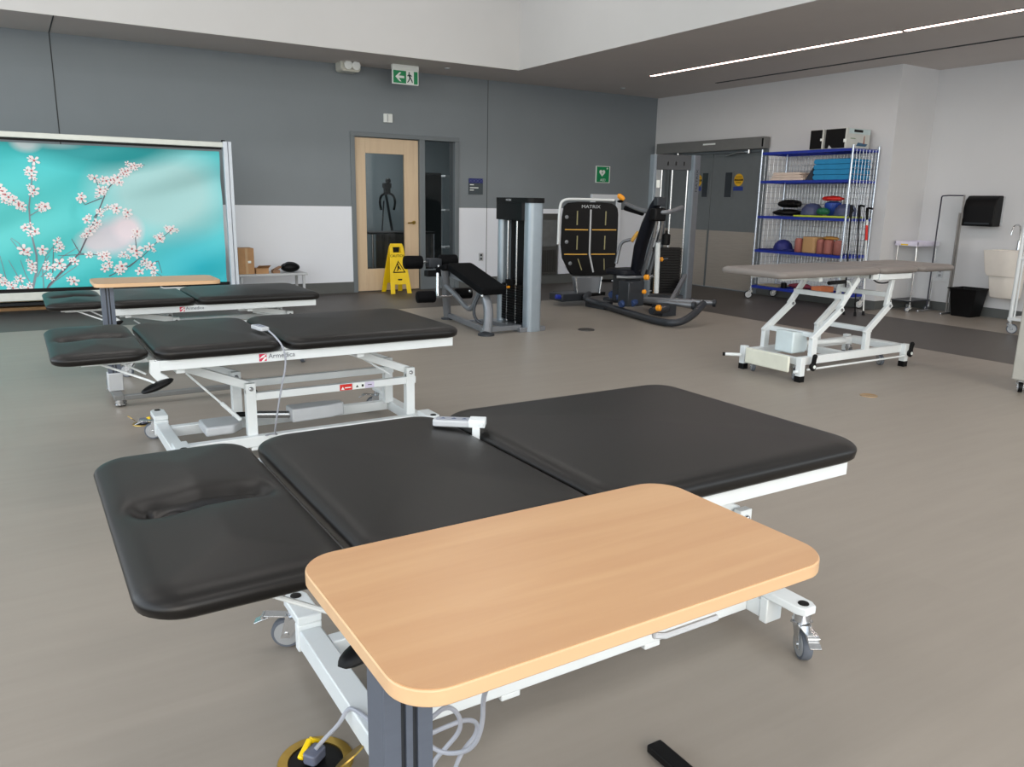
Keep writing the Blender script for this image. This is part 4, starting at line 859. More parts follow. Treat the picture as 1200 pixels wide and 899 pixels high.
# backrest
b0, b1 = aty(747, 322, 7.62), aty(770, 232, 7.12)
dd = (b1-b0); wv = Vector((.10, .05, 0)); m_ = MB()
nn = dd.cross(wv).normalized()
prof = [(0, -.02, .75), (.06, .03, .95), (.35, .05, 1.1), (.65, .03, 1.0), (.9, .0, .8), (1.0, -.02, .6)]
V = []; N_ = 14
for tt, off, w in prof:
    for i in range(N_):
        a = 2*PI*i/N_; V.append(b0+dd*tt+nn*(off+.055*math.sin(a)*min(1, w))+wv*(1.15*w*math.copysign(abs(math.cos(a))**.5, math.cos(a))))
F = [(j*N_+i, j*N_+(i+1) % N_, (j+1)*N_+(i+1) % N_, (j+1)*N_+i) for j in range(len(prof)-1) for i in range(N_)]
m_.add(V, F, 0, True); m_.add(V[:N_], [tuple(range(N_))]); m_.add(V[-N_:], [tuple(range(N_))]); m_.build('backrest', M_navy, t, angle=60)
for k, (p0, p1) in enumerate(((aty(753, 322, 7.5), aty(768, 270, 7.2)), (aty(760, 322, 7.45), aty(777, 262, 7.15)))): m_ = MB(); m_.obox(p0, p1, .035, .05); m_.build('back_frame', M_mgrey, t, .005)
m_ = MB(); q0, q1 = aty(769, 343, 7.35), aty(771, 284, 7.25); m_.cyl(q0, q1, .03, n=16); m_.build('support_column', M_frame, t)
m_ = MB(); m_.cyl(aty(766, 278, 7.22), aty(772, 245, 7.1), .02); m_.cyl(aty(773, 280, 7.2), aty(779, 248, 7.05), .02); m_.build('adjust_rod', M_chrome, t)
q_ = aty(772, 250, 7.08); m_ = MB(); m_.box((q_.x-.09, q_.y-.05, q_.z-.09), (q_.x+.08, q_.y+.06, q_.z+.06)); m_.build('shoulder_block', M_black, t, .02)
q_ = aty(774, 236, 7.05); m_ = MB(); m_.box((q_.x-.07, q_.y-.03, q_.z-.05), (q_.x+.06, q_.y+.04, q_.z+.05)); m_.build('head_bracket', M_dgrey, t, .008)
hb = TB(t, 'handle_bar', M_mgrey, [aty(733, 239, 7.75), aty(742, 243, 7.55), aty(756, 248, 7.3), aty(775, 249, 7.02), aty(788, 248, 7.0), aty(799, 243, 7.2)], .026, smooth=2, n=12)
q0, q1 = aty(724, 228, 7.85), aty(732, 235, 7.8)
m_ = MB(); m_.lathe([(.014, 0), (.03, .02), (.034, .07), (.024, .10)], q0, q1-q0, 14); m_.build('orange_grip', M_orange, hb)
m_ = MB(); q0, q1 = aty(733, 244, 7.7), aty(753, 250, 7.4); m_.tube([q0, q1], .03, n=12); q0 = aty(727, 236, 7.8); m_.sphere(q0, .035, 12, 0, (1.2, 1, .5)); m_.build('arm_pad', M_foam, hb)
hh = TB(t, 'side_handle', M_mgrey, [aty(722, 309, 7.9), aty(725, 295, 7.9), aty(728, 284, 7.88), aty(737, 281, 7.8), aty(741, 281, 7.78)], .02, smooth=2, n=10)
m_ = MB(); m_.tube([aty(740, 283, 7.78), aty(745, 276, 7.76), aty(748, 272, 7.75)], .024, n=10); m_.build('orange_grip', M_gold, hh)
for (px, py, yy, r) in ((758, 325, 7.3, .034), (755, 342, 7.3, .026), (772, 361, 7.0, .036), (775, 304, 7.4, .026)):
    q_ = aty(px, py, yy); m_ = MB(); m_.lathe([(r*.6, -r), (r, -r*.6), (r, r*.5), (r*.6, r*.8)], q_, (.3, -1, .1), 14); m_.cyl(q_, q_+Vector((.16, .06, 0)), .008, n=8, mi=1); m_.build('orange_knob', [M_orange, M_chrome], t)
q_ = aty(745, 337, 7.4); m_ = MB(); m_.box((q_.x-.11, q_.y, .12), (q_.x+.14, q_.y+.2, .42)); m_.build('gear_cover', M_dgrey, t, .012)
m_ = MB(); q0, q1 = aty(706, 329, 8.2), aty(717, 329, 8.0); m_.cyl(q0, q1, .018, mi=0); m_.cyl(q1, aty(735, 331, 7.8), .01, mi=1); m_.build('carriage_link', [M_black, M_chrome], t)

# ------------------------------------------------------------------ cable weight tower
t = thing('cable_tower', 'tall silver cable weight tower beside the double doors', 'weight tower', (7.93, 8.45, 0))
cA, cB = Vector((7.60, 8.62, 0)), Vector((8.10, 8.36, 0)); hT = 2.0
m_ = MB(); m_.box((cB.x-.05, cB.y-.05, 0), (cB.x-.02, cB.y+.06, hT), 1); m_.box((cB.x-.02, cB.y-.045, 0), (cB.x+.08, cB.y+.06, hT), 0); m_.text('MATRIX', .05, (cB.x+.035, cB.y-.046, 1.66), (0, 0, 1), (-1, 0, 0), 2, sx=1.7); m_.build('column', [M_mgrey, M_silver, M_dgrey], t, .004)
m_ = MB(); m_.box((cA.x-.02, cA.y-.04, 0), (cA.x+.03, cA.y+.05, hT), 0); m_.build('column', [M_silver], t, .004)
dv = (cB-cA); pw = lambda s_, z, off=0: cA+dv*s_+Vector((0, 0, z))+Vector((-.46, -.88, 0))*off
m_ = MB(); m_.obox(pw(0, hT-.10), pw(1, hT-.10), .05, .20)
for s_ in (.35, .55, .75): m_.obox(pw(s_, hT-.14, .03), pw(s_, hT-.09, .03), .015, .01, 1, (-.46, -.88, 0))
m_.build('top_plate', [M_dgrey, M_black], t, .004)
for s_ in (.22, .48, .86): m_ = MB(); m_.cyl(pw(s_, .1), pw(s_, hT-.2), .012, n=10); m_.build('guide_rod', M_chrome, t)
m_ = MB()
for k in range(18):
    z = .10+k*.036; m_.obox(pw(.12, z+.016), pw(.80, z+.016), .13, .033, 0); m_.obox(pw(.14, z+.016, .068), pw(.19, z+.016, .068), .004, .014, 1)
m_.build('weight_stack', [M_black, M_gold], t, .001)
m_ = MB(); m_.lathe([(.05, 0), (.06, .01), (.06, .14), (.02, .16), (.015, .2)], pw(.42, .78), (0, 0, 1), 16); m_.cyl(pw(.42, .9), pw(.42, hT-.2), .004, n=6); m_.build('weight_head', M_black, t)
m_ = MB(); m_.obox(pw(.95, .36, .05), pw(.45, .06, .45), .05, .06); m_.build('brace', M_mgrey, t, .004)
m_ = MB(); m_.box((cB.x-.1, cB.y-.1, 0), (cB.x+.12, cB.y+.12, .03)); m_.box((cA.x-.1, cA.y-.08, 0), (cA.x+.1, cA.y+.1, .03)); m_.obox(pw(0, .045), pw(1, .045), .08, .06); m_.build('base', M_dgrey, t, .004)
m_ = MB(); m_.obox(pw(.12, 1.56, .05), pw(.12, 1.66, .05), .05, .01, 0, (-.46, -.88, 0)); m_.build('instruction_plate', M_signw, t)

# ------------------------------------------------------------------ hi-lo grey table
t = thing('hilo_treatment_table', 'grey upholstered treatment table raised high on white folding arms', 'treatment table', (5.83, 4.27, 0))
zb = .815; 
for nme, a, b_ in (('leg_pad', 4.80, 6.03), ('back_pad', 6.04, 6.56), ('head_pad', 6.57, 7.10)):
    m_ = MB(); pad(m_, a, 3.96, b_, 4.60, zb, .06, .07); m_.build(nme, M_gvinyl, t, angle=180)
yn, yf = 4.02, 4.50
def LL(x, y, yy): return aty(840+x/4.286, 290+y/4.286, yy)
m_ = MB(); 
for y in (yn, yf): m_.box((5.96, y-.02, zb-.046), (6.46, y+.02, zb))
for y in (4.14, 4.42): m_.box((5.0, y-.015, zb-.03), (5.96, y+.015, zb))
for x in (5.33, 5.98, 6.44): m_.box((x-.02, yn, zb-.04), (x+.02, yf, zb-.004))
m_.box((6.03, 3.985, zb-.05), (6.47, 3.999, zb-.002)); m_.build('top_frame', M_frame, t, .004)
# base frame
bxa, bxb = 5.14, 6.50
m_ = MB()
for y in (yn, yf): m_.box((bxa, y-.022, .125), (bxb, y+.022, .19))
for x in (bxa+.02, bxb-.02, 5.75): m_.box((x-.022, yn, .13), (x+.022, yf, .185))
m_.box((bxb-.02, yn-.03, .16), (bxb+.05, yf+.03, .19)); m_.build('base_frame', M_frame, t, .004)
for (x, y) in ((bxa, 3.985), (bxa, 4.56), (bxb, 3.985), (bxb, 4.56)):
    m_ = MB(); m_.box((x-.026, y-.026, .045), (x+.026, y+.026, .20)); lg = m_.build('leg', M_frame, t, .004)
    m_ = MB(); m_.box((x-.028, y-.028, 0), (x+.028, y+.028, .05)); m_.build('rubber_foot', M_black, lg, .003)
m_ = MB(); m_.box((bxa-.09, 4.03, .075), (bxa-.065, 4.47, .205)); m_.build('end_panel', mat('cream_panel', (218, 220, 206), .5), t, .01)
m_ = MB(); m_.cyl((bxa-.07, 4.53, .13), (bxa-.17, 4.62, .13), .014); m_.cyl((bxa-.165, 4.615, .13), (bxa-.18, 4.63, .13), .015, mi=1); m_.build('tow_handle', [M_frame, M_black], t)
m_ = MB(); m_.cyl((bxa+.05, 3.955, .10), (bxb-.03, 3.955, .10), .008); m_.cyl((bxa-.06, 3.99, .085), (bxa+.02, 3.99, .085), .012); m_.build('brake_bar', M_frame, t)
for x in (bxa+.10, bxb+.03):
    m_ = MB(); m_.lathe([(.03, 0), (.034, .01), (.034, .02), (.02, .026)], (x, 3.958, .12), (0, -1, 0), 18); m_.lathe([(.014, .026), (.014, .03)], (x, 3.958, .12), (0, -1, 0), 12, 1); m_.obox((x, 3.945, .13), (x+.012, 3.945, .20), .03, .022, 0, (0, -1, 0)); m_.sphere((x+.014, 3.945, .20), .02, 10); m_.build('pedal', [M_black, M_signw], t)
# arms: (lower foot, elbow, top) for front and rear sets
for y in (yn, yf):
    for (fx, ex, tx) in ((5.31, 5.60, 5.82), (5.99, 6.24, 6.29)):
        q = MB(); q.box((fx-.03, y-.02, .18), (fx+.03, y+.02, .33)); q.build('stub_post', M_frame, t, .004)
        q = MB(); q.obox((fx-.03, y, .32), (ex+.03, y, .555), .034, .05); q.lathe([(.014, 0), (.014, .006)], (ex, y-.018, .54), (0, -1, 0), 12, 1); q.build('lower_arm', [M_frame, M_chrome], t, .005)
        q = MB(); q.obox((ex, y+.02, .53), (tx, y+.02, zb-.03), .032, .045); q.build('upper_arm', M_frame, t, .005)
for (x, z) in ((5.36, .345), (6.04, .345), (5.66, .64), (6.26, .63)): q = MB(); q.box((x-.02, yn, z-.02), (x+.02, yf+.02, z+.02)); q.build('cross_tube', M_frame, t, .004)
q = MB(); q.prism([(5.14+.08, .19), (5.14+.24, .19), (5.14+.27, .24), (5.14+.24, .35), (5.14+.08, .37)], lambda u, v: (u, 4.14, v), (0, .18, 0)); q.build('motor_box', mat('motor_white', (205, 218, 222), .4), t, .012)
q = MB(); q.cyl((5.36, 4.24, .25), (6.02, 4.24, .22), .022); q.build('actuator', M_frame, t)
q = MB(); q.cyl((5.40, 4.0, zb-.05), (5.60, 4.0, zb-.048), .016); q.tube([(5.60, 4.0, zb-.045), (5.68, 4.02, zb-.05), (5.74, 4.04, zb-.10)], .008, mi=1, smooth=1); q.build('release_grip', [M_black, M_frame], t)
q = MB(); q.tube([(6.02, 4.05, zb-.04), (6.12, 4.06, zb-.085), (6.3, 4.08, zb-.09), (6.42, 4.1, zb-.045)], .006, smooth=2); q.build('cable', M_black, t)
for (px, py, yy) in ((921, 441, 4.08), (877, 430, 4.48)): q_ = atz(px, py); caster(t, bxa+.05 if px > 900 else bxa+.02, yy, 1, r=.045, z_top=.13, brake=False, ang=-2.2)
caster(t, bxb-.12, 4.14, 1, r=.045, z_top=.13, brake=False, ang=-2); caster(t, bxb-.10, 4.46, 1, r=.045, z_top=.13, brake=False, ang=-2)

# ------------------------------------------------------------------ shelf cart
t = thing('wire_shelf_cart', 'tall chrome wire cart with blue shelf edges beside the double doors', 'shelf cart', (9.45, 7.43, 0))
sx0, sx1, sy0, sy1 = 9.2, 9.735, 6.67, 8.14
for x in (sx0, sx1):
    for y in (sy0, sy1):
        m_ = MB(); m_.cyl((x, y, .13), (x, y, 2.12), .014, n=12); m_.build('post', M_wire, t); caster(t, x, y, 1, r=.058, z_top=.15, brake=False, ang=2.4, mrub=M_black)
LV = (2.08, 1.69, 1.20, .72, .20)
for z in LV:
    m_ = MB()
    for y in (sy0, sy1): m_.box((sx0, y-.006, z-.035), (sx1, y+.006, z))
    for x in (sx0, sx1): m_.box((x-.006, sy0, z-.035), (x+.006, sy1, z))
    k = 0
    for i in range(11): x = sx0+(i+.5)*(sx1-sx0)/11; m_.cyl((x, sy0, z-.004), (x, sy1, z-.004), .003, n=5, cap=False)
    for i in range(3): y = sy0+(i+1)*(sy1-sy0)/4; m_.cyl((sx0, y, z-.01), (sx1, y, z-.01), .004, n=5, cap=False)
    m_.build('shelf', M_blue, t)
def grid(a, b_, z0, z1, nv, nh, name='wire_panel'):
    a, b_ = Vector(a), Vector(b_); m_ = MB()
    for i in range(nv+1): p = a.lerp(b_, i/nv); m_.cyl((p.x, p.y, z0), (p.x, p.y, z1), .0032, n=5, cap=False)
    for j in range(nh+1): z = z0+(z1-z0)*j/nh; m_.cyl((a.x, a.y, z), (b_.x, b_.y, z), .0026, n=5, cap=False)
    m_.build(name, M_wire, t)
grid((sx1+.008, sy0, 0), (sx1+.008, sy1, 0), .22, 2.07, 28, 24); grid((sx0, sy0-.008, 0), (sx1, sy0-.008, 0), .22, 2.07, 8, 24); grid((sx0, sy1+.008, 0), (sx1, sy1+.008, 0), .22, 2.07, 6, 24)
# cartons on top
for k, (y0, y1, lb) in enumerate(((7.15, 7.36, 'black printed carton, left of the two on top of the shelf cart'), (6.80, 7.12, 'carton with a pale beach photo side on top of the shelf cart'))):
    t2 = thing('printed_carton', lb, 'box', (9.45, (y0+y1)/2, 2.085), 'cartons on top of the shelf cart')
    m_ = MB(); m_.box((9.22, y0, 2.085), (9.70, y1, 2.335), 0); m_.build('carton', [mat('carton_side', (205, 208, 204), .6)], t2, .003)
    m_ = MB(); m_.box((9.217, y0+.02, 2.09), (9.219, y1-.005, 2.33), 0)
    if k: m_.box((9.219, y0+.0, 2.16), (9.2165, y0+.04, 2.2), 1); m_.prism([(y1-.12, 2.085), (y1-.05, 2.085), (y1-.07, 2.13)], lambda u, v: (9.2165, u, v), (-.001, 0, 0), 2)
    else: m_.box((9.219, y0+.02, 2.19), (9.216, y0+.045, 2.22), 1)
    m_.build('front_print', [M_black, M_signw, M_plast], t2)
    if k:
        m_ = MB(); yy = y0-.001
        m_.box((9.26, yy, 2.27), (9.70, yy-.001, 2.333), 0)
        m_.box((9.36, yy-.001, 2.29), (9.54, yy-.003, 2.322), 1)
        m_.prism([(9.42, 2.12), (9.62, 2.12), (9.66, 2.15), (9.46, 2.165)], lambda u, v: (u, yy-.001, v), (0, -.002, 0), 2)
        m_.prism([(9.565, 2.15), (9.59, 2.15), (9.585, 2.25), (9.575, 2.25)], lambda u, v: (u, yy-.001, v), (0, -.003, 0), 3); m_.box((9.30, yy-.001, 2.205), (9.40, yy-.003, 2.215), 4)
        m_.build('side_print', [mat('carton_sky', (196, 214, 216), .6), M_black, mat('carton_blue', (58, 98, 130), .6), mat('carton_figure', (160, 100, 80), .6), mat('carton_green', (120, 150, 110), .6)], t2)
def folded(name, lb, cat, y0, y1, z0, h, m, grp, x0=9.23, x1=9.64):
    m_ = MB(); r = h*.45
    m_.prism(rrect(y0, z0, y1, z0+h, r, 4), lambda u, v: (x0, u, v), (x1-x0, 0, 0)); tag(m_.build(name, m, None, .004), lb, cat, grp)
M_tow = mat('blue_towel', (30, 128, 178), .8, var=.05); M_cream = mat('cream_towel', (206, 190, 178), .85, var=.04)
for k, w in enumerate(('bottom', 'second', 'third', 'top')): folded('foam_mat', 'thick blue foam mat, %s of its stack on the upper shelf' % w if k in (0, 3) else 'thick blue foam mat, %s from the bottom of its stack on the upper shelf' % w, 'mat', 6.70, 7.27, 1.692+k*.067, .064, M_tow, 'blue foam mats on the upper shelf')
for k, w in enumerate(('bottom', 'middle', 'top')): folded('folded_sheet', 'cream folded sheet, %s of its stack on the upper shelf' % w, 'sheet', 7.42+.03*k, 7.98-.02*k, 1.692+k*.036, .034, M_cream, 'cream sheets on the upper shelf')
m_ = MB(); m_.prism([(7.28, 1.692), (7.40, 1.692), (7.29, 1.86)], lambda u, v: (9.25, u, v), (.36, 0, 0)); tag(m_.build('foam_wedge', mat('wedge_dark', (36, 44, 58), .7)), 'dark foam wedge between the cream sheets and the blue mats', 'wedge')
# middle shelf
def soft(name, lb, cat, c, r, sc, m, seed=0, grp=None, amp=.12):
    random.seed(seed); m_ = MB(); m_.sphere(c, r, 20, 0, sc); k1, k2, k3 = [random.uniform(0, 6) for _ in range(3)]; c = Vector(c)
    for i, v in enumerate(m_.v):
        d = v-c; L = 1+amp*math.sin(9*d.x/r+k1)*math.sin(7*d.y/r+k2)+amp*.5*math.sin(13*d.y/r+k3); m_.v[i] = c+d*L
        m_.v[i].z = max(m_.v[i].z, c.z-r*sc[2]*.8)
    o = m_.build(name, m); return tag(o, lb, cat, grp)
soft('sandbag', 'floppy black sandbag lying lowest on the middle shelf', 'bag', (9.42, 7.78, 1.250), .21, (.8, 1.05, .24), M_black, 3)
soft('sandbag', 'black sandbag piled on top of another on the middle shelf', 'bag', (9.42, 7.75, 1.372), .18, (.8, .95, .34), M_black, 5)
M_dome = mat('blue_grey_dome', (62, 72, 108), .45, var=.2, scale=5)
for (y, w, lb) in ((7.37, .15, 'blue grey balance dome left of the red glove on the middle shelf'), (6.84, .15, 'blue grey balance dome at the right end of the middle shelf')):
    m_ = MB(); m_.lathe([(.145, 0), (.15, .02), (.135, .09), (.09, .14), (.03, .16)], (9.42, y, 1.228), (0, 0, 1), 28); tag(m_.build('balance_dome', M_dome), lb, 'balance dome')
m_ = MB(); m_.lathe([(.07, 0), (.10, .08), (.112, .13), (.105, .17), (.05, .19)], (9.50, 7.10, 1.228), (0, 0, 1), 24); tag(m_.build('blue_disc', mat('royal_blue', (14, 60, 150), .5)), 'bright blue balance cushion under the red glove', 'cushion')
soft('green_pouch', 'green pouch in front of the blue cushion on the middle shelf', 'pouch', (9.30, 7.10, 1.28), .085, (.7, 1.1, .6), mat('bottle_green', (12, 92, 62), .6), 8)
soft('red_glove', 'red padded glove on top of the blue cushion', 'glove', (9.46, 7.09, 1.452), .13, (.8, 1.15, .28), M_red, 9)
m_ = MB(); m_.box((9.22, 6.70, 1.203), (9.62, 7.52, 1.226)); tag(m_.build('lime_mat', mat('lime_foam', (190, 205, 60), .7), None, .006), 'thin lime green mat under the items on the middle shelf', 'mat')
# lower shelf
m_ = MB(); m_.lathe([(.13, 0), (.135, .03), (.115, .09), (.07, .135), (.01, .15)], (9.40, 7.79, .727), (0, 0, 1), 24); m_.prism(rrect(7.53, 9.28, 7.72, 9.52, .08, 5), lambda u, v: (v, u, .735), (0, 0, .012)); m_.box((9.24, 7.55, .723), (9.6, 8.10, .735)); tag(m_.build('navy_hat', mat('navy_cap', (26, 34, 110), .6)), 'navy blue cap with a brim on the lower shelf', 'cap')
RL = [(7.44, .055, 'brown roll', .19), (7.08, .055, 'brown roll', .19), (6.95, .068, 'brown roll', .19), (6.80, .065, 'brown roll', .19)]
nm = ('leftmost dark pink bolster roll on the lower shelf, left of the tan one', 'dark pink bolster roll just right of the tan one on the lower shelf', 'dark pink bolster roll third from the left on the lower shelf', 'dark pink bolster roll nearest the right end of the lower shelf')
for (y, r, _, h), lb in zip(RL, nm):
    m_ = MB(); m_.lathe([(r*.85, 0), (r, .012), (r, h-.04), (r*.92, h-.015), (r*.7, h), (r*.3, h-.002), (r*.25, h-.01)], (9.30, y, .722), (0, 0, 1), 20); tag(m_.build('bolster_roll', mat('rose_brown', (152, 92, 84), .6, var=.06)), lb, 'bolster', 'dark pink rolls on the lower shelf')
m_ = MB(); m_.prism(rrect(7.142, 9.26, 7.38, 9.54, .06, 5), lambda u, v: (v, u, .722), (0, 0, .215)); tag(m_.build('tan_roll', mat('tan_vinyl', (178, 140, 96), .6), None, .008), 'wide tan cushion between the dark pink rolls', 'cushion')
soft('tan_strap', 'tan rolled strap on top of the dark pink rolls', 'strap', (9.36, 6.97, .93), .09, (.8, 1.3, .3), mat('strap_tan', (170, 124, 56), .7), 12)
# bottom shelf
soft('maroon_strap', 'maroon strap bundle on the bottom shelf of the cart', 'strap', (9.32, 7.35, .25), .1, (.8, 1.9, .42), mat('maroon', (112, 36, 56), .7), 13)
m_ = MB(); m_.lathe([(.04, 0), (.042, .01), (.042, .07), (.02, .08)], (9.3, 7.63, .202), (0, 0, 1), 16); tag(m_.build('black_canister', M_black), 'small black canister left of the maroon strap on the bottom shelf', 'canister')
m_ = MB(); m_.box((9.24, 7.70, .203), (9.55, 8.06, .22)); tag(m_.build('wood_board', mat('khaki_board', (140, 132, 110), .7), None, .003), 'flat khaki board at the left of the bottom shelf', 'board')
m_ = MB(); m_.box((9.24, 6.95, .203), (9.5, 7.12, .28)); tag(m_.build('orange_block', mat('orange_foam', (206, 122, 80), .7), None, .006), 'small orange block on the bottom shelf', 'block')
# poles leaning on the cart
def pole(a, b_, m1, m2, lb, cat, name, band=None, r=.011, hook=False):
    a, b_ = Vector(a), Vector(b_); t2 = thing(name, lb, cat, a); d = (b_-a).normalized()
    m_ = MB(); m_.cyl(a, b_, r*.8, n=10); m_.lathe([(r*1.6, 0), (r*1.4, .05)], a, d, 10, 1)
    if band: m_.cyl(a.lerp(b_, band[0]), a.lerp(b_, band[1]), r*1.5, n=10, mi=2)
    m_.build('shaft', [m1, M_black, M_red], t2)
    m_ = MB(); m_.cyl(b_-d*.15, b_+d*.01, r*1.6, n=10)
    m_.tube([b_-d*.02, b_+Vector((-.02, -.03, .01)), b_+Vector((-.02, -.09, .0))] if hook else [b_-d*.1, b_-d*.06+Vector((0, -.04, 0)), b_], .008 if not hook else .013, n=8)
    m_.build('handle', m2, t2)
    return t2
pole((8.95, 6.36, 0), (9.17, 6.585, 1.36), M_black, M_black, 'black walking pole with strap leaning on the cart corner, left of the pair', 'walking pole', 'walking_pole')
pole((8.98, 6.22, 0), (9.30, 6.56, 1.36), M_black, M_black, 'black walking pole right of its twin, leaning on the cart side', 'walking pole', 'walking_pole', hook=True)
pole((9.18, 6.24, 0), (9.46, 6.55, 1.33), M_signw, M_black, 'white cane with a red band leaning on the cart side', 'cane', 'white_cane', band=(.70, .84), hook=True)

# ------------------------------------------------------------------ alcove
mb = MB(); 
t = thing('towel_dispenser', 'black paper towel dispenser on the white wall above the bin', 'towel dispenser', (X2-.11, 5.62, 1.14))
pr = [(0, 0), (.185, 0), (.19, .06), (.175, .10), (.185, .22), (.16, .32), (.10, .375), (0, .38)]
m_ = MB(); m_.prism(pr, lambda u, v: (X2-.02-u, 5.43, 1.14+v), (0, .39, 0)); m_.build('cover', M_black, t, .012)
m_ = MB(); m_.box((X2-.03, 5.42, 1.15), (X2, 5.83, 1.51)); m_.build('back_plate', M_plast, t, .004)
m_ = MB(); m_.box((X2-.213, 5.47, 1.165), (X2-.195, 5.78, 1.185)); m_.build('tear_bar', M_dgrey, t)
t = thing('wall_sink', 'cream wall hung sink with a shroud, right of the black bin', 'sink', (X2-.2, 5.15, .28))
m_ = MB()
def basin(z, hx, hy, r): return [(X2-.0 if u > 0 else u, v, z) for u, v in rrect(-hx, -hy, .0, hy, r, 6)]
rows = [(.555, .40, .165), (.60, .42, .18), (.84, .47, .20), (.865, .475, .205), (.865, .45, .185), (.82, .41, .16), (.74, .33, .12)]
V = []; N_ = None
for z, dx, dy in rows:
    o_ = rrect(X2-dx, 5.15-dy, X2-(.01 if dx > .45 or z < .82 and dx > .39 else .13), 5.15+dy, (.02, .02, .94*dy, .94*dy), 6)
    N_ = len(o_); V += [(u, v, z) for u, v in o_]
F = [(j*N_+i, j*N_+(i+1) % N_, (j+1)*N_+(i+1) % N_, (j+1)*N_+i) for j in range(len(rows)-1) for i in range(N_)]
F.append(tuple(range(N_))[::-1]); F.append(tuple(range(len(V)-N_, len(V)))); m_.add(V, F, 0, True); m_.build('basin', M_sink, t, angle=50)
m_ = MB(); rows = [(.28, .30, .125), (.30, .32, .135), (.555, .37, .155)]; V = []
for z, dx, dy in rows: o_ = rrect(X2-dx, 5.15-dy, X2-.01, 5.15+dy, (.02, .02, .9*dy, .9*dy), 6); N_ = len(o_); V += [(u, v, z) for u, v in o_]
F = [(j*N_+i, j*N_+(i+1) % N_, (j+1)*N_+(i+1) % N_, (j+1)*N_+i) for j in range(len(rows)-1) for i in range(N_)]; F.append(tuple(range(N_))[::-1]); F.append(tuple(range(len(V)-N_, len(V)))); m_.add(V, F, 0, True); m_.build('shroud', M_sink, t, angle=50)
m_ = MB(); m_.lathe([(.028, 0), (.024, .02), (.02, .12)], (X2-.06, 5.15, .865), (0, 0, 1), 14); m_.tube([(X2-.06, 5.15, .9), (X2-.06, 5.15, 1.10), (X2-.09, 5.16, 1.17), (X2-.16, 5.18, 1.17), (X2-.19, 5.19, 1.10), (X2-.195, 5.19, 1.05)], .011, smooth=2); m_.build('faucet', M_chrome, t)
t = thing('waste_bin', 'black open waste bin on the floor beneath the towel dispenser', 'waste bin', (10.38, 5.60, 0))
V = []; 
m_ = MB(); rows = [(0, .13, .13), (.34, .16, .17), (.36, .17, .18), (.36, .155, .165), (.05, .12, .12)]
for z, dx, dy in rows: o_ = rrect(10.38-dx, 5.60-dy, 10.38+dx, 5.60+dy, .03, 5); N_ = len(o_); V += [(u, v, z) for u, v in o_]
F = [(j*N_+i, j*N_+(i+1) % N_, (j+1)*N_+(i+1) % N_, (j+1)*N_+i) for j in range(len(rows)-1) for i in range(N_)]; F.append(tuple(range(N_))[::-1]); F.append(tuple(range(len(V)-N_, len(V)))); m_.add(V, F, 0, True); m_.build('bin_body', M_black, t, angle=50)
m_ = MB(); m_.tube([(10.38-.17, 5.42, .355), (10.38+.17, 5.42, .355), (10.38+.17, 5.78, .355), (10.38-.17, 5.78, .355)], .008, closed=True); m_.build('rim', M_black, t)
# portable clear screen
t = thing('clear_screen', 'portable clear screen on thin dark poles between the tray cart and the bin', 'screen', (10.33, 5.93, 0))
m_ = MB(); m_.box((10.328, 5.79, .42), (10.332, 6.08, 1.50)); m_.build('clear_sheet', M_clear, t)
m_ = MB(); m_.tube([(10.33, 6.10, .03), (10.33, 6.10, 1.49), (10.33, 6.08, 1.515), (10.33, 5.80, 1.515)], .009, smooth=1); m_.build('pole', mat('screen_dark', (50, 52, 66), .4), t)
m_ = MB(); m_.cyl((10.33, 5.80, .03), (10.33, 5.80, 1.52), .011, n=10); m_.cyl((10.30, 5.815, .03), (10.30, 5.815, 1.3), .011, n=10); m_.box((10.305, 5.80, .3), (10.325, 5.812, 1.3)); m_.build('pole', mat('screen_grey', (128, 126, 124), .4, .3), t)
m_ = MB(); m_.box((10.12, 6.085, 0), (10.50, 6.115, .03)); m_.build('foot', M_chrome, t, .004)
m_ = MB(); m_.box((10.15, 5.79, 0), (10.50, 5.815, .03)); m_.build('foot', M_chrome, t, .004)
# tray cart
t = thing('tray_cart', 'chrome wire cart with a pale lilac tray top against the alcove wall', 'cart', (10.3, 6.30, 0))
m_ = MB(); m_.box((10.02, 5.98+.17, .86), (10.52, 6.47, .875)); m_.box((10.02, 6.14, .875), (10.035, 6.47, .92)); m_.box((10.02, 6.14, .875), (10.52, 6.155, .92)); m_.box((10.505, 6.14, .875), (10.52, 6.47, .92)); m_.box((10.02, 6.455, .875), (10.52, 6.47, .92)); m_.build('tray', mat('lilac_tray', (226, 222, 240), .4), t, .004)
m_ = MB(); m_.box((10.0185, 6.28, .868), (10.02, 6.38, .885)); m_.build('yellow_label', M_yel, t)
for x in (10.05, 10.49):
    m_ = MB(); m_.tube([(x, 6.17, .08), (x, 6.17, .80), (x, 6.19, .86)], .009, smooth=1); m_.tube([(x, 6.44, .08), (x, 6.44, .86)], .009); m_.tube([(x, 6.17, .14), (x, 6.44, .14)], .007); m_.tube([(x, 6.17, .6), (x, 6.44, .6)], .006); m_.build('leg_frame', M_chrome, t)
m_ = MB(); m_.box((10.04, 6.16, .13), (10.5, 6.45, .145)); m_.build('lower_shelf', M_dgrey, t)
for (x, y) in ((10.05, 6.17), (10.05, 6.44), (10.49, 6.17), (10.49, 6.44)): caster(t, x, y, 1, r=.03, z_top=.085, brake=False, ang=2.5)
outlet((X2-.006, 6.12, .50), 'double wall outlet low on the alcove wall behind the tray cart', (0, 1, 0), (-1, 0, 0))

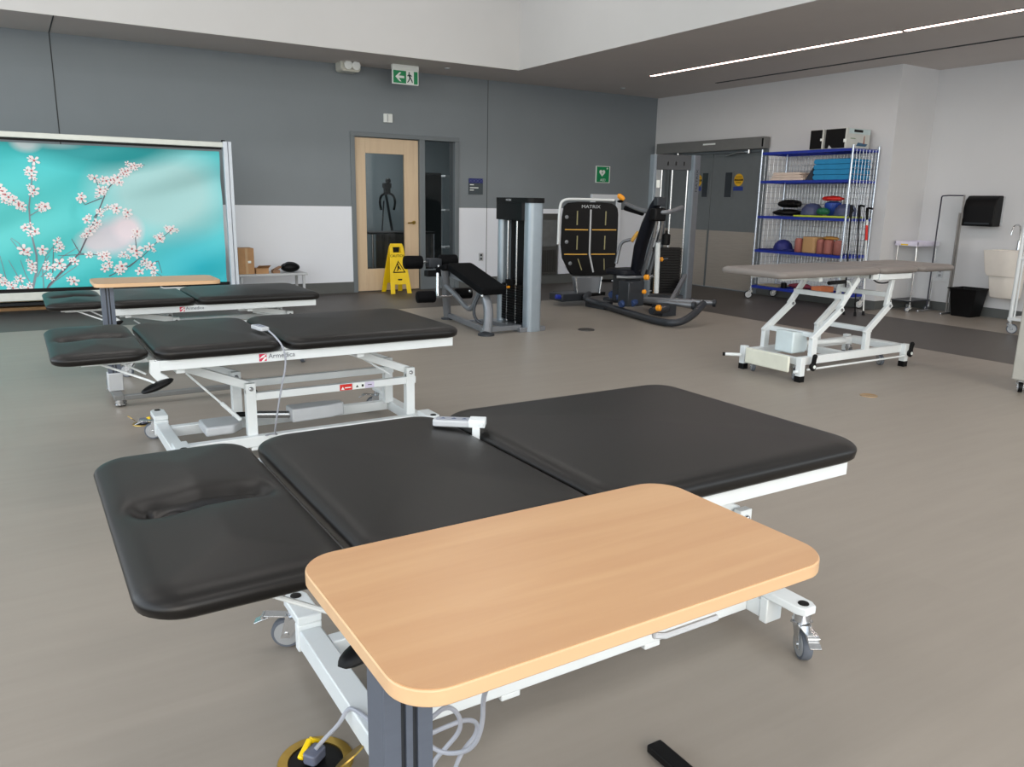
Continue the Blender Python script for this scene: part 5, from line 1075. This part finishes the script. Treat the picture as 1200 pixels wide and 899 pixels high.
# ------------------------------------------------------------------ carts at the right edge
t = thing('stall_bar_rack', 'white tubular rolling rack leaving the frame at the right edge', 'rack', (9.6, 4.4, 0))
for (x, y) in ((9.38, 4.56), (9.85, 4.56), (9.38, 3.75), (9.85, 3.75)): m_ = MB(); m_.cyl((x, y, .13), (x, y, 1.75), .022, n=12); m_.build('post', M_frame, t); caster(t, x, y, 1, r=.055, z_top=.14, brake=False, ang=-1.2)
for z in (.17, .83, 1.45): m_ = MB(); m_.box((9.36, 3.73, z-.02), (9.87, 4.58, z+.01)) if z == .17 else (m_.cyl((9.38, 3.75, z), (9.38, 4.56, z), .016), m_.cyl((9.85, 3.75, z), (9.85, 4.56, z), .016)); m_.build('rail', M_frame, t)
for k in range(7): m_ = MB(); y = 3.86+k*.11; m_.cyl((9.38, y, .17), (9.38, y, 1.45), .009, n=8); m_.build('bar', M_frame, t)
t = thing('mobile_cabinet', 'pale grey panel of a mobile cabinet on a black caster at the right edge', 'cabinet', (6.75, 2.85, 0))
m_ = MB(); m_.box((6.36, 2.60, .09), (7.1, 3.02, .95)); m_.build('side_panel', mat('cabinet_grey', (176, 174, 166), .5), t, .012)
m_ = MB(); m_.box((6.34, 2.58, .95), (7.12, 3.04, .98)); m_.build('top', M_plast, t, .006)
for (x, y) in ((6.41, 2.97), (7.05, 2.97), (6.41, 2.65), (7.05, 2.65)): caster(t, x, y, 1, r=.04, z_top=.095, brake=False, ang=-2.6, mrub=M_black)

# ------------------------------------------------------------------ light
w = bpy.data.worlds.new('world'); S.world = w; w.use_nodes = True
bg = w.node_tree.nodes['Background']; sky = w.node_tree.nodes.new('ShaderNodeTexSky'); sky.sky_type = 'NISHITA'; sky.sun_disc = False; sky.sun_elevation = math.radians(38); sky.sun_rotation = math.radians(200); sky.air_density = 1.2; sky.dust_density = 3
w.node_tree.links.new(sky.outputs[0], bg.inputs[0]); bg.inputs[1].default_value = .20
def area(name, loc, rot, sx, sy, e, c=(1, 1, 1)):
    l = bpy.data.lights.new(name, 'AREA'); l.shape = 'RECTANGLE'; l.size = sx; l.size_y = sy; l.energy = e; l.color = c
    o = bpy.data.objects.new(name, l); o.location = loc; o.rotation_euler = rot; COL.objects.link(o); return o
day = (.88, .95, 1.0)
# daylight through the glazed front wall (behind the photographer) and the left wall
area('daylight_front', (.9, YF+.05, 2.6), (math.radians(90), 0, 0), 10.6, 4.4, 250, day)
area('daylight_front_right', (8.4, YF+.05, 1.6), (math.radians(90), 0, 0), 4.0, 2.5, 80, day)
area('daylight_left', (XL+.05, 3.2, 2.6), (math.radians(90), 0, math.radians(-90)), 13, 4.4, 400, day)
# ceiling lamps of the raised bay (above the frame) and the linear light's own glow
for x in (-2.5, 1, 4.5):
    for y in (0, 4, 8): area('bay_lamp', (x, y, ZT-.05), (0, 0, 0), 1.6, .6, 26, (1, .95, .90))
area('linear_glow', (7.97, 4.1, ZC-.02), (0, 0, 0), .05, 10, 40, (1, .87, .80))
area('back_room_lamp', (5.4, 13.5, 2.95), (0, 0, 0), 1.2, .6, 55, (.95, .98, 1))

vs = S.view_settings; vs.view_transform = 'Standard'; vs.look = 'None'; vs.gamma = 1; vs.use_curve_mapping = False; vs.exposure = 0.0
